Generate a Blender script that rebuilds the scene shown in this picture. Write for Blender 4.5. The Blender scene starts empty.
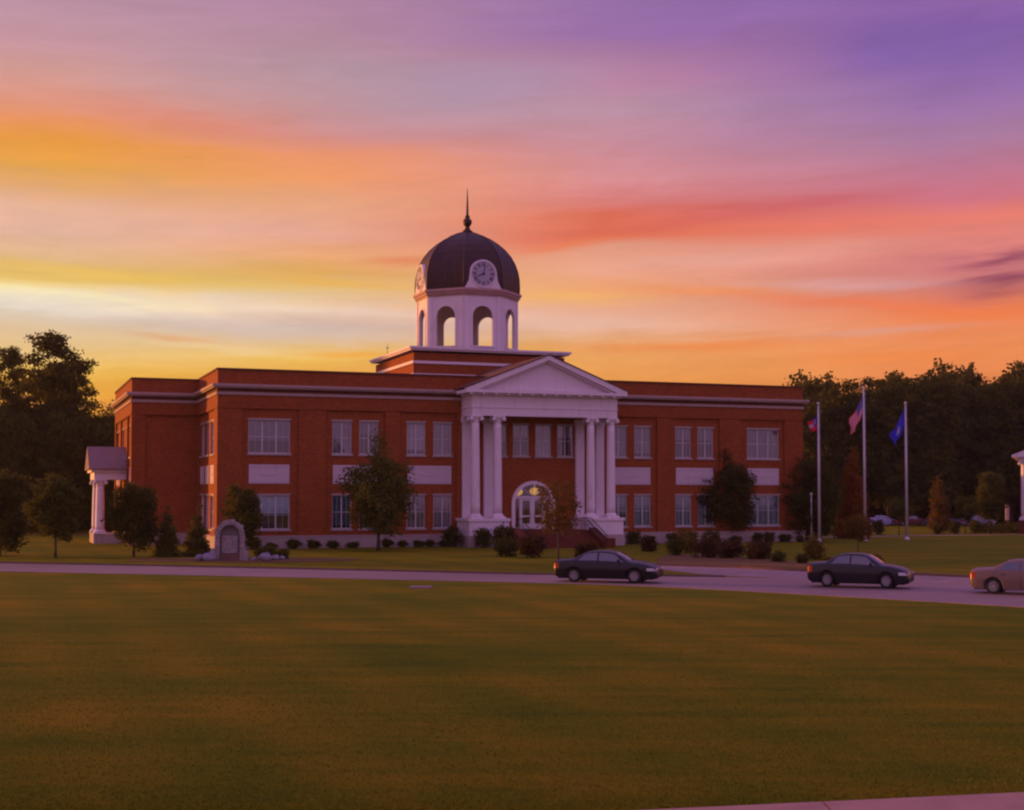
import bpy, math, random
import numpy as np
from mathutils import Vector, Matrix
from math import sin, cos, pi, radians, sqrt, atan2
random.seed(7)
RNG = np.random.default_rng(11)
scene = bpy.context.scene

# ------------------------------------------------------------------ camera
cam_d = bpy.data.cameras.new('camera')
cam = bpy.data.objects.new('camera', cam_d)
scene.collection.objects.link(cam)
cam.location = (0, 0, 4.0)
cam.rotation_euler = (radians(90 + 2.2), 0, 0)
cam_d.sensor_width = 36.0
cam_d.lens = 1370 / 1024 * 36.0
cam_d.shift_y = (496 - 405 - 1370 * math.tan(radians(2.2))) / 1024
cam_d.clip_end = 6000
scene.camera = cam

scene.view_settings.view_transform = 'Standard'
scene.view_settings.look = 'None'
scene.view_settings.gamma = 1.0
scene.view_settings.exposure = 0.0
scene.render.engine = 'CYCLES'
scene.cycles.max_bounces = 5
scene.cycles.diffuse_bounces = 3
scene.cycles.glossy_bounces = 3
scene.cycles.transparent_max_bounces = 12
scene.cycles.use_denoising = True
scene.cycles.pixel_filter_type = 'BLACKMAN_HARRIS'
scene.cycles.filter_width = 2.3

SUN_AZ = -66.0      # degrees from +Y, negative towards -X (left)
SUN_EL = 4.5
SUN_STRENGTH = 5.0

# ------------------------------------------------------------------ world
def lin(c):
    out = []
    for v in c[:3]:
        v = v / 255.0
        out.append(v / 12.92 if v <= 0.04045 else ((v + 0.055) / 1.055) ** 2.4)
    return tuple(out) + (1.0,)

world = bpy.data.worlds.new('World')
scene.world = world
world.use_nodes = True
NT = world.node_tree
NT.nodes.clear()

class N:
    """tiny node helper"""
    def __init__(s, nt): s.nt = nt
    def node(s, t, **k):
        n = s.nt.nodes.new(t)
        for a, b in k.items(): setattr(n, a, b)
        return n
    def put(s, sock, v):
        if isinstance(v, (int, float)): sock.default_value = v
        elif isinstance(v, (tuple, list)): sock.default_value = v
        else: s.nt.links.new(v, sock)
    def m(s, op, a, b=0.0, c=0.0, clamp=False):
        n = s.node('ShaderNodeMath', operation=op); n.use_clamp = clamp
        s.put(n.inputs[0], a); s.put(n.inputs[1], b)
        if op in ('MULTIPLY_ADD', 'WRAP', 'SMOOTH_MIN'): s.put(n.inputs[2], c)
        return n.outputs[0]
    def xyz(s, x, y, z):
        n = s.node('ShaderNodeCombineXYZ')
        s.put(n.inputs[0], x); s.put(n.inputs[1], y); s.put(n.inputs[2], z)
        return n.outputs[0]
    def noise(s, vec, scale, detail=4, rough=0.55, dist=0.0):
        n = s.node('ShaderNodeTexNoise')
        s.put(n.inputs['Vector'], vec); n.inputs['Scale'].default_value = scale
        n.inputs['Detail'].default_value = detail; n.inputs['Roughness'].default_value = rough
        n.inputs['Distortion'].default_value = dist
        return n.outputs['Fac']
    def ramp(s, fac, stops, interp='LINEAR'):
        n = s.node('ShaderNodeValToRGB'); cr = n.color_ramp; cr.interpolation = interp
        while len(cr.elements) > 1: cr.elements.remove(cr.elements[-1])
        cr.elements[0].position = stops[0][0]; cr.elements[0].color = stops[0][1]
        for p, c in stops[1:]:
            e = cr.elements.new(p); e.color = c
        s.put(n.inputs[0], fac)
        return n.outputs[0]
    def mix(s, fac, a, b, mode='MIX'):
        n = s.node('ShaderNodeMix', data_type='RGBA', blend_type=mode)
        s.put(n.inputs[0], fac)
        s.put(n.inputs[6], a); s.put(n.inputs[7], b)
        return n.outputs[2]
    def rng(s, v, a, b, c=0.0, d=1.0, smooth=True):
        n = s.node('ShaderNodeMapRange', interpolation_type='SMOOTHSTEP' if smooth else 'LINEAR')
        s.put(n.inputs[0], v)
        for i, q in zip((1, 2, 3, 4), (a, b, c, d)): n.inputs[i].default_value = q
        return n.outputs[0]

W = N(NT)
tc = W.node('ShaderNodeTexCoord')
sp = W.node('ShaderNodeSeparateXYZ'); NT.links.new(tc.outputs['Generated'], sp.inputs[0])
dx, dy, dz = sp.outputs
hor = W.m('SQRT', W.m('ADD', W.m('MULTIPLY', dx, dx), W.m('MULTIPLY', dy, dy)))
elev = W.m('DIVIDE', dz, W.m('MAXIMUM', hor, 0.001))          # tangent of the elevation
az = W.m('ARCTAN2', dx, dy)                                    # radians, right positive
# slow and fast drifting noise, stretched along the horizon
big = W.m('SUBTRACT', W.noise(W.xyz(W.m('MULTIPLY', az, 2.2), W.m('MULTIPLY', elev, 9.0), 3.1), 1.0, 5, 0.55, 0.6), 0.5)
fine = W.m('SUBTRACT', W.noise(W.xyz(W.m('MULTIPLY', az, 7.0), W.m('MULTIPLY', W.m('ADD', elev, W.m('MULTIPLY', az, -0.04)), 60.0), 9.7), 1.0, 5, 0.6, 0.4), 0.5)
wisp = W.m('SUBTRACT', W.noise(W.xyz(W.m('MULTIPLY', W.m('ADD', az, W.m('MULTIPLY', elev, 1.4)), 9.0), W.m('MULTIPLY', W.m('SUBTRACT', elev, W.m('MULTIPLY', az, 0.10)), 46.0), 2.0), 1.0, 6, 0.68, 1.2), 0.5)
ew = W.m('ADD', elev, W.m('ADD', W.m('MULTIPLY', big, 0.026), W.m('ADD', W.m('MULTIPLY', wisp, 0.012), W.m('MULTIPLY', fine, 0.012))))

def column(stops, px):
    k = cos(math.atan((px - 512) / 1370.0))
    out = []
    for y, c in sorted(stops, key=lambda q: -q[0]):
        out.append((max(0.0, min(1.0, ((496 - y) / 1370.0 * k) / 0.5)), lin(c)))
    return out
COLS = {
 -0.32: (60, [(496,(190,110,45)),(400,(226,150,60)),(378,(232,172,70)),(362,(236,190,96)),(345,(228,192,140)),(325,(222,194,160)),(314,(216,196,172)),(305,(232,220,202)),(292,(240,224,190)),(283,(236,206,130)),(272,(218,180,92)),(258,(222,180,130)),(236,(228,180,158)),(206,(230,178,150)),(188,(224,166,112)),(165,(224,160,76)),(142,(232,154,66)),(117,(230,146,98)),(96,(218,150,130)),(70,(206,152,146)),(40,(196,148,158)),(10,(190,146,162)),(0,(188,145,163)),(-120,(150,112,170))]),
 -0.13: (330, [(496,(190,105,45)),(390,(228,158,62)),(365,(230,168,80)),(352,(232,184,82)),(340,(222,186,140)),(325,(204,178,168)),(307,(225,190,168)),(290,(230,194,142)),(270,(222,168,90)),(246,(228,162,116)),(232,(226,164,144)),(202,(230,164,128)),(176,(238,154,106)),(153,(232,148,110)),(136,(204,142,142)),(102,(190,146,154)),(70,(178,146,160)),(40,(178,138,156)),(0,(178,134,160)),(-120,(130,104,172))]),
 0.065: (600, [(496,(190,100,55)),(392,(230,150,72)),(362,(230,158,88)),(345,(228,162,104)),(326,(230,178,152)),(307,(228,166,138)),(291,(238,164,110)),(270,(230,160,128)),(250,(228,154,128)),(236,(225,116,86)),(216,(222,110,86)),(200,(214,122,116)),(172,(214,142,144)),(150,(204,140,150)),(110,(186,144,164)),(80,(188,132,160)),(52,(174,120,156)),(25,(150,108,162)),(0,(150,110,166)),(-120,(120,96,172))]),
 0.31: (950, [(496,(180,90,60)),(372,(226,132,78)),(340,(234,140,90)),(312,(234,126,76)),(298,(222,122,94)),(285,(208,124,118)),(265,(208,122,124)),(240,(224,130,120)),(216,(228,124,110)),(200,(206,115,130)),(160,(184,119,146)),(130,(166,120,156)),(90,(150,110,166)),(60,(136,100,166)),(25,(128,92,162)),(0,(140,98,164)),(-120,(110,88,170))]),
}
fac = W.m('DIVIDE', ew, 0.5)
azw = W.m('ADD', az, W.m('MULTIPLY', big, 0.12))
ks = sorted(COLS)
col = W.ramp(fac, column(COLS[ks[0]][1], COLS[ks[0]][0]))
for a, b in zip(ks, ks[1:]):
    col = W.mix(W.rng(azw, a, b, smooth=False), col, W.ramp(fac, column(COLS[b][1], COLS[b][0])))

def puff(color, px, y, w, h, slope, amt, rough=1.0):
    """a soft cloud bank at a fixed compass direction and height"""
    global col
    a0 = math.atan((px - 512) / 1370.0); e0 = (496 - y) / 1370.0 * cos(a0)
    da = W.m('DIVIDE', W.m('SUBTRACT', az, a0), w / 1370.0)
    de = W.m('DIVIDE', W.m('SUBTRACT', W.m('ADD', elev, W.m('ADD', W.m('MULTIPLY', fine, 0.014 * rough), W.m('MULTIPLY', big, 0.02 * rough))),
                           W.m('ADD', e0, W.m('MULTIPLY', W.m('SUBTRACT', az, a0), slope))), h / 1370.0)
    g = W.m('POWER', 2.718, W.m('MULTIPLY', W.m('ADD', W.m('MULTIPLY', da, da), W.m('MULTIPLY', de, de)), -1.0))
    col = W.mix(W.m('MULTIPLY', g, amt, clamp=True), col, lin(color))
puff((196, 92, 104), 800, 207, 110, 7, 0.09, 0.5, 1.6)
puff((214, 98, 82), 640, 228, 130, 9, 0.09, 0.45, 1.4)
puff((232, 118, 72), 560, 246, 60, 5, 0.09, 0.5, 1.2)
puff((216, 96, 62), 405, 255, 40, 5, 0.04, 0.45, 1.2)
puff((236, 174, 160), 720, 258, 150, 8, 0.02, 0.45, 1.4)
puff((214, 170, 176), 850, 284, 100, 6, -0.05, 0.45, 1.2)
puff((238, 120, 76), 860, 303, 130, 6, -0.09, 0.6, 1.0)
puff((240, 140, 88), 720, 290, 60, 6, -0.06, 0.5, 1.0)
puff((246, 186, 96), 570, 298, 70, 6, -0.03, 0.5, 1.2)
puff((232, 184, 166), 600, 322, 110, 8, -0.04, 0.4, 1.2)
puff((206, 158, 148), 880, 330, 90, 5, 0.03, 0.5, 1.3)
puff((236, 128, 62), 700, 344, 130, 6, 0.03, 0.55, 1.4)
puff((238, 134, 66), 900, 352, 90, 6, 0.0, 0.5, 1.4)
puff((142, 66, 92), 1008, 261, 44, 6, 0.06, 0.85, 1.8)
puff((150, 72, 92), 985, 281, 26, 4, 0.10, 0.6, 1.8)
puff((136, 60, 88), 1014, 284, 42, 9, 0.10, 0.85, 1.8)
puff((250, 238, 190), 60, 290, 130, 4, -0.05, 0.45, 1.0)
puff((240, 216, 196), 260, 300, 180, 6, -0.05, 0.5, 1.0)
puff((212, 190, 176), 200, 320, 190, 7, -0.05, 0.55, 0.8)
puff((226, 152, 92), 175, 335, 40, 3, -0.05, 0.5, 0.8)
puff((236, 204, 150), 240, 346, 120, 4, -0.04, 0.45, 0.8)
puff((236, 160, 50), 350, 351, 50, 3, -0.02, 0.75, 0.8)
puff((232, 188, 84), 120, 272, 170, 5, -0.05, 0.55, 0.8)
puff((232, 176, 72), 330, 281, 90, 5, -0.05, 0.6, 0.8)
puff((158, 150, 180), 490, 84, 120, 26, 0.15, 0.4, 1.5)
puff((112, 86, 168), 885, 48, 60, 34, 0.0, 0.45)
puff((150, 108, 160), 790, 60, 60, 60, 0.3, 0.3)
puff((224, 128, 104), 190, 118, 130, 14, -0.12, 0.35, 1.3)
# gentle streaks everywhere
hsv = W.node('ShaderNodeHueSaturation')
W.put(hsv.inputs['Color'], col)
W.put(hsv.inputs['Value'], W.m('ADD', 1.10, W.m('ADD', W.m('ADD', W.m('MULTIPLY', fine, 0.26), W.m('MULTIPLY', wisp, 0.26)), W.m('MULTIPLY', big, 0.14))))
hsv.inputs['Saturation'].default_value = 1.01
col = hsv.outputs[0]
# the sky away from the sunset: unseen, brightened and tinted lavender to light the facade
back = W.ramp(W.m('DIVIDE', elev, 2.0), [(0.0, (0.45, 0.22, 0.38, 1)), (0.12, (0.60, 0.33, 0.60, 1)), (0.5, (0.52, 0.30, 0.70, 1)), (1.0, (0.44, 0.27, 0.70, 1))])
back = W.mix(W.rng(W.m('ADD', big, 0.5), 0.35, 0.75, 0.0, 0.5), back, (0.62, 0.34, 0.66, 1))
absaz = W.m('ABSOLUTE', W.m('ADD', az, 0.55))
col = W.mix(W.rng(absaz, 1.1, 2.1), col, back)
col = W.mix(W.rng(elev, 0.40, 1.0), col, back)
# below the horizon
col = W.mix(W.rng(elev, -0.02, -0.002, 1.0, 0.0), col, (0.05, 0.03, 0.02, 1))
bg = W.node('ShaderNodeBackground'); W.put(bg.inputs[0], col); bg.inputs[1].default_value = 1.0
sky = W.node('ShaderNodeTexSky', sky_type='NISHITA')
sky.sun_disc = False
sky.sun_elevation = radians(SUN_EL)
sky.sun_rotation = radians(SUN_AZ)
bg2 = W.node('ShaderNodeBackground'); NT.links.new(sky.outputs[0], bg2.inputs[0]); bg2.inputs[1].default_value = 0.05
SKYNODE = bg2
hs2 = W.node('ShaderNodeMixShader'); hs2.inputs[0].default_value = 0.07
NT.links.new(bg.outputs[0], hs2.inputs[1]); NT.links.new(bg2.outputs[0], hs2.inputs[2])
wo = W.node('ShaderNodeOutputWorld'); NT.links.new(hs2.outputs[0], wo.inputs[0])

# ------------------------------------------------------------------ sun
sd = bpy.data.lights.new('sun', 'SUN')
sd.energy = SUN_STRENGTH; sd.angle = radians(2.5); sd.color = (1.0, 0.38, 0.07)
so = bpy.data.objects.new('sun', sd); scene.collection.objects.link(so)
dv = Vector((sin(radians(SUN_AZ)) * cos(radians(SUN_EL)), cos(radians(SUN_AZ)) * cos(radians(SUN_EL)), sin(radians(SUN_EL))))
so.rotation_euler = dv.to_track_quat('Z', 'Y').to_euler()

# ------------------------------------------------------------------ materials
MATS = {}
def newmat(name):
    m = bpy.data.materials.new(name); m.use_nodes = True
    b = m.node_tree.nodes['Principled BSDF']
    MATS[name] = m
    return m, N(m.node_tree), b
def plain(name, c, rough=0.6, metal=0.0, var=0.12, scale=1.2, bump=0.0, bscale=30, spec=0.3):
    m, n, b = newmat(name)
    t = n.node('ShaderNodeTexCoord')
    f = n.noise(t.outputs['Object'], scale, 5, 0.6)
    lo = tuple(v * (1 - var) for v in c) + (1,); hi = tuple(min(1, v * (1 + var)) for v in c) + (1,)
    n.put(b.inputs['Base Color'], n.ramp(f, [(0.3, lo), (0.7, hi)]))
    b.inputs['Roughness'].default_value = rough; b.inputs['Metallic'].default_value = metal
    b.inputs['Specular IOR Level'].default_value = spec
    if bump:
        bm_ = n.node('ShaderNodeBump'); bm_.inputs['Strength'].default_value = bump; bm_.inputs['Distance'].default_value = 0.02
        n.put(bm_.inputs['Height'], n.noise(t.outputs['Object'], bscale, 4)); n.put(b.inputs['Normal'], bm_.outputs[0])
    return m
def weathered(name, c, dirt, rough=0.6):
    """painted or stone surface with rain streaks that run down it"""
    m, n, b = newmat(name)
    t = n.node('ShaderNodeTexCoord')
    s = n.node('ShaderNodeSeparateXYZ'); n.nt.links.new(t.outputs['Object'], s.inputs[0])
    h = n.m('ADD', s.outputs[0], s.outputs[1])
    streak = n.noise(n.xyz(n.m('MULTIPLY', h, 3.0), n.m('MULTIPLY', s.outputs[2], 0.35), s.outputs[1]), 1.6, 5, 0.65)
    blot = n.noise(t.outputs['Object'], 0.9, 5, 0.6)
    f = n.m('MULTIPLY', n.rng(streak, 0.45, 0.75), n.rng(blot, 0.35, 0.65))
    n.put(b.inputs['Base Color'], n.mix(n.m('MULTIPLY', f, 0.6), tuple(c) + (1,), tuple(dirt) + (1,)))
    b.inputs['Roughness'].default_value = rough; b.inputs['Specular IOR Level'].default_value = 0.25
    return m
def brick(name, c1, c2, mortar):
    m, n, b = newmat(name)
    t = n.node('ShaderNodeTexCoord')
    s = n.node('ShaderNodeSeparateXYZ'); n.nt.links.new(t.outputs['Object'], s.inputs[0])
    vec = n.xyz(n.m('ADD', s.outputs[0], s.outputs[1]), s.outputs[2], 0.0)
    br = n.node('ShaderNodeTexBrick')
    n.put(br.inputs['Vector'], vec)
    br.inputs['Scale'].default_value = 1.0
    br.inputs['Brick Width'].default_value = 0.21; br.inputs['Row Height'].default_value = 0.077
    br.inputs['Mortar Size'].default_value = 0.006; br.inputs['Bias'].default_value = 0.0
    br.inputs['Color1'].default_value = tuple(c1) + (1,); br.inputs['Color2'].default_value = tuple(c2) + (1,)
    br.inputs['Mortar'].default_value = tuple(mortar) + (1,)
    big_ = n.noise(vec, 0.7, 6, 0.65)
    med = n.noise(n.xyz(n.m('MULTIPLY', n.m('ADD', s.outputs[0], s.outputs[1]), 2.2), n.m('MULTIPLY', s.outputs[2], 5.0), 0.0), 1.0, 3, 0.7)
    v = n.m('ADD', 0.38, n.m('ADD', n.m('MULTIPLY', big_, 0.55), n.m('MULTIPLY', med, 0.65)))
    h = n.node('ShaderNodeHueSaturation'); n.put(h.inputs['Color'], br.outputs[0]); n.put(h.inputs['Value'], v)
    n.put(b.inputs['Base Color'], h.outputs[0])
    b.inputs['Roughness'].default_value = 0.85; b.inputs['Specular IOR Level'].default_value = 0.15
    return m
BRICK = brick('red_brick', (0.34, 0.070, 0.015), (0.23, 0.046, 0.011), (0.21, 0.10, 0.045))
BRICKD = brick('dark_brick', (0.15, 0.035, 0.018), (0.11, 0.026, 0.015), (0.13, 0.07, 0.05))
WHITE = weathered('white_painted_trim', (0.76, 0.67, 0.72), (0.50, 0.40, 0.38))
STONE = weathered('pale_limestone', (0.40, 0.32, 0.31), (0.20, 0.15, 0.14), 0.8)
PANEL = weathered('pale_cast_panel', (0.56, 0.47, 0.52), (0.36, 0.28, 0.30), 0.8)
FRAME = plain('white_window_frame', (0.56, 0.52, 0.56), 0.5, var=0.05)
DOME = None
def dome_mat():
    m, n, b = newmat('dark_copper_dome')
    t = n.node('ShaderNodeTexCoord')
    s = n.node('ShaderNodeSeparateXYZ'); n.nt.links.new(t.outputs['Object'], s.inputs[0])
    f = n.noise(n.xyz(n.m('MULTIPLY', s.outputs[0], 1.5), n.m('MULTIPLY', s.outputs[1], 1.5), n.m('MULTIPLY', s.outputs[2], 0.3)), 1.5, 5, 0.6)
    n.put(b.inputs['Base Color'], n.ramp(f, [(0.3, (0.028, 0.009, 0.011, 1)), (0.7, (0.052, 0.016, 0.018, 1))]))
    b.inputs['Metallic'].default_value = 0.35; n.put(b.inputs['Roughness'], n.m('ADD', 0.42, n.m('MULTIPLY', f, 0.2)))
    return m
DOME = dome_mat()
ROOFD = plain('flat_roof_membrane', (0.14, 0.12, 0.12), 0.9)
SHINGLE = plain('red_brown_shingle', (0.10, 0.038, 0.03), 0.85, var=0.3, scale=6)
SHINGLE2 = plain('grey_shingle', (0.22, 0.15, 0.16), 0.85, var=0.25, scale=6)
BLACKM = plain('black_metal', (0.02, 0.02, 0.022), 0.45, 0.3)
STEEL = plain('white_pole_paint', (0.55, 0.50, 0.52), 0.35, 0.2)
BLIND = plain('lined_blind', (0.34, 0.31, 0.36), 0.8, var=0.2, scale=4)
BLINDC = plain('teal_grey_curtain', (0.20, 0.38, 0.46), 0.8, var=0.25, scale=4)
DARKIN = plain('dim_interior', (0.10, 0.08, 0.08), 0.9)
CREAM = plain('warm_hall_wall', (0.55, 0.42, 0.26), 0.8)
DOORW = plain('white_door_paint', (0.68, 0.62, 0.66), 0.45, var=0.06)
BRASS = plain('brass', (0.5, 0.35, 0.12), 0.35, 0.9)
def glassmat(name, tint, refl):
    m, n, b = newmat(name)
    nt = m.node_tree; nt.nodes.remove(b)
    tr = n.node('ShaderNodeBsdfTransparent'); tr.inputs[0].default_value = tint + (1,)
    gl = n.node('ShaderNodeBsdfGlossy'); gl.inputs['Roughness'].default_value = 0.03; gl.inputs[0].default_value = (1, 1, 1, 1)
    fr = n.node('ShaderNodeFresnel'); fr.inputs[0].default_value = 1.6
    mx = n.node('ShaderNodeMixShader'); n.put(mx.inputs[0], n.m('ADD', fr.outputs[0], refl, clamp=True))
    nt.links.new(tr.outputs[0], mx.inputs[1]); nt.links.new(gl.outputs[0], mx.inputs[2])
    nt.links.new(mx.outputs[0], nt.nodes['Material Output'].inputs[0])
    return m
GLASS = glassmat('window_glass', (0.85, 0.88, 0.92), 0.07)
CARGLASS = glassmat('tinted_car_glass', (0.08, 0.09, 0.13), 0.10)
def emis(name, c, st):
    m, n, b = newmat(name)
    b.inputs['Base Color'].default_value = (0.8, 0.6, 0.3, 1)
    b.inputs['Emission Color'].default_value = c + (1,); b.inputs['Emission Strength'].default_value = st
    return m
LAMP = emis('lit_globe', (1.0, 0.50, 0.05), 0.55)
CONC = plain('pale_concrete', (0.28, 0.19, 0.18), 0.85, var=0.18, scale=0.8, bump=0.3)
WALKM = plain('pink_concrete_walk', (0.34, 0.19, 0.165), 0.85, var=0.14, scale=1.5, bump=0.25)
KERB = plain('kerb_concrete', (0.15, 0.08, 0.07), 0.85, var=0.2, scale=1.5)
MULCH = plain('red_brown_mulch', (0.12, 0.062, 0.018), 0.95, var=0.4, scale=3, bump=0.8)
ROCK = plain('lavender_grey_rock', (0.22, 0.18, 0.24), 0.85, var=0.25, scale=3, bump=0.5, bscale=6)
BARK = plain('brown_bark', (0.075, 0.05, 0.035), 0.9, var=0.35, scale=5, bump=0.5, bscale=18)
TYRE = plain('black_tyre', (0.018, 0.018, 0.019), 0.8)
RIM = plain('silver_rim', (0.30, 0.28, 0.32), 0.35, 0.5)
RUBBER = plain('underbody_black', (0.012, 0.012, 0.013), 0.9)
TAIL = plain('red_tail_lens', (0.28, 0.025, 0.02), 0.25, spec=0.5)
HEAD = plain('clear_head_lens', (0.62, 0.60, 0.64), 0.15, spec=0.6)
CHROME = plain('chrome_trim', (0.45, 0.45, 0.48), 0.2, 0.8)
SIGNW = plain('white_sign_face', (0.66, 0.62, 0.66), 0.6, var=0.05)
def asphalt():
    m, n, b = newmat('worn_grey_road')
    t = n.node('ShaderNodeTexCoord')
    a = n.noise(t.outputs['Object'], 0.12, 5, 0.6); c = n.noise(t.outputs['Object'], 14, 3, 0.7)
    f = n.m('ADD', n.m('MULTIPLY', a, 0.75), n.m('MULTIPLY', c, 0.25))
    n.put(b.inputs['Base Color'], n.ramp(f, [(0.3, (0.14, 0.095, 0.098, 1)), (0.7, (0.26, 0.17, 0.175, 1))]))
    b.inputs['Roughness'].default_value = 0.7
    return m
ROAD = asphalt()
def grassmat():
    m, n, b = newmat('mown_grass')
    t = n.node('ShaderNodeTexCoord'); P = t.outputs['Object']
    s = n.node('ShaderNodeSeparateXYZ'); n.nt.links.new(P, s.inputs[0])
    patch = n.noise(n.xyz(n.m('MULTIPLY', s.outputs[0], 0.6), s.outputs[1], 0.0), 0.16, 6, 0.66, 0.5)
    mow = n.noise(n.xyz(n.m('MULTIPLY', n.m('ADD', s.outputs[0], n.m('MULTIPLY', s.outputs[1], 0.5)), 0.10), n.m('MULTIPLY', s.outputs[1], 0.9), 4.0), 1.0, 3, 0.6)
    grain = n.m('ADD', n.m('MULTIPLY', n.noise(P, 7.0, 4, 0.8), 0.5), n.m('MULTIPLY', n.noise(P, 1.6, 5, 0.75), 0.5))
    tiny = n.noise(P, 42.0, 3, 0.8)
    f = n.m('ADD', n.m('ADD', n.m('MULTIPLY', patch, 0.34), n.m('MULTIPLY', mow, 0.26)), n.m('ADD', n.m('MULTIPLY', grain, 0.26), n.m('MULTIPLY', tiny, 0.14)))
    stripe = n.m('SINE', n.m('ADD', n.m('MULTIPLY', n.m('ADD', s.outputs[0], n.m('MULTIPLY', s.outputs[1], 0.42)), 1.9), n.m('MULTIPLY', patch, 5.0)))
    f = n.m('ADD', f, n.m('MULTIPLY', stripe, n.rng(patch, 0.35, 0.65, 0.010, 0.028)))
    c = n.ramp(f, [(0.38, (0.058, 0.100, 0.004, 1)), (0.47, (0.118, 0.134, 0.005, 1)), (0.54, (0.178, 0.150, 0.006, 1)), (0.64, (0.28, 0.174, 0.012, 1))])
    n.put(b.inputs['Base Color'], c)
    b.inputs['Roughness'].default_value = 0.9; b.inputs['Specular IOR Level'].default_value = 0.05
    bp = n.node('ShaderNodeBump'); bp.inputs['Strength'].default_value = 0.8; bp.inputs['Distance'].default_value = 0.05
    n.put(bp.inputs['Height'], n.m('ADD', tiny, grain)); n.put(b.inputs['Normal'], bp.outputs[0])
    return m
GRASS = grassmat()
def blade_mat():
    m, n, b = newmat('grass_blade')
    g = n.node('ShaderNodeNewGeometry')
    pos = n.noise(g.outputs['Position'], 0.35, 4)
    f = n.m('ADD', n.m('MULTIPLY', g.outputs['Random Per Island'], 0.5), n.m('MULTIPLY', pos, 0.5))
    n.put(b.inputs['Base Color'], n.ramp(f, [(0.25, (0.060, 0.100, 0.004, 1)), (0.5, (0.118, 0.128, 0.005, 1)), (0.8, (0.23, 0.158, 0.014, 1))]))
    b.inputs['Roughness'].default_value = 0.8; b.inputs['Specular IOR Level'].default_value = 0.05
    return m
BLADE = blade_mat()
def leafmat(name, c, c2=None, sat=1.0):
    m, n, b = newmat(name)
    at = n.node('ShaderNodeAttribute'); at.attribute_name = 'tone'
    oi = n.node('ShaderNodeObjectInfo')
    c2 = c2 or tuple(v * 1.9 for v in c)
    base = n.mix(at.outputs['Fac'], tuple(c) + (1,), tuple(c2) + (1,))
    h = n.node('ShaderNodeHueSaturation'); n.put(h.inputs['Color'], base)
    n.put(h.inputs['Value'], n.m('ADD', 0.8, n.m('MULTIPLY', oi.outputs['Random'], 0.4)))
    n.put(b.inputs['Base Color'], h.outputs[0])
    b.inputs['Roughness'].default_value = 0.75; b.inputs['Specular IOR Level'].default_value = 0.1
    tl = n.node('ShaderNodeBsdfTranslucent'); n.put(tl.inputs[0], n.mix(0.5, h.outputs[0], (0.20, 0.15, 0.01, 1)))
    mx = n.node('ShaderNodeMixShader'); mx.inputs[0].default_value = 0.3
    n.nt.links.new(b.outputs[0], mx.inputs[1]); n.nt.links.new(tl.outputs[0], mx.inputs[2]); n.nt.links.new(mx.outputs[0], n.nt.nodes['Material Output'].inputs[0])
    return m
LEAF = leafmat('dark_green_leaf', (0.040, 0.048, 0.009), (0.075, 0.082, 0.015))
LEAFW = leafmat('woodland_leaf', (0.040, 0.048, 0.010), (0.090, 0.092, 0.016))
LEAFG = leafmat('green_leaf', (0.052, 0.062, 0.010), (0.10, 0.108, 0.018))
LEAFO = leafmat('orange_autumn_leaf', (0.24, 0.065, 0.012), (0.36, 0.12, 0.02))
LEAFM = leafmat('olive_rust_leaf', (0.075, 0.050, 0.012), (0.16, 0.075, 0.014))
LEAFR = leafmat('dark_red_leaf', (0.040, 0.018, 0.012), (0.070, 0.028, 0.016))
LEAFY = leafmat('yellow_green_leaf', (0.11, 0.085, 0.012), (0.18, 0.12, 0.018))
def paint():
    m, n, b = newmat('car_paint')
    oi = n.node('ShaderNodeObjectInfo')
    n.put(b.inputs['Base Color'], oi.outputs['Color'])
    b.inputs['Roughness'].default_value = 0.3; b.inputs['Specular IOR Level'].default_value = 0.3; b.inputs['Coat Weight'].default_value = 0.25; b.inputs['Coat Roughness'].default_value = 0.06
    return m
PAINT = paint()

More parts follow.
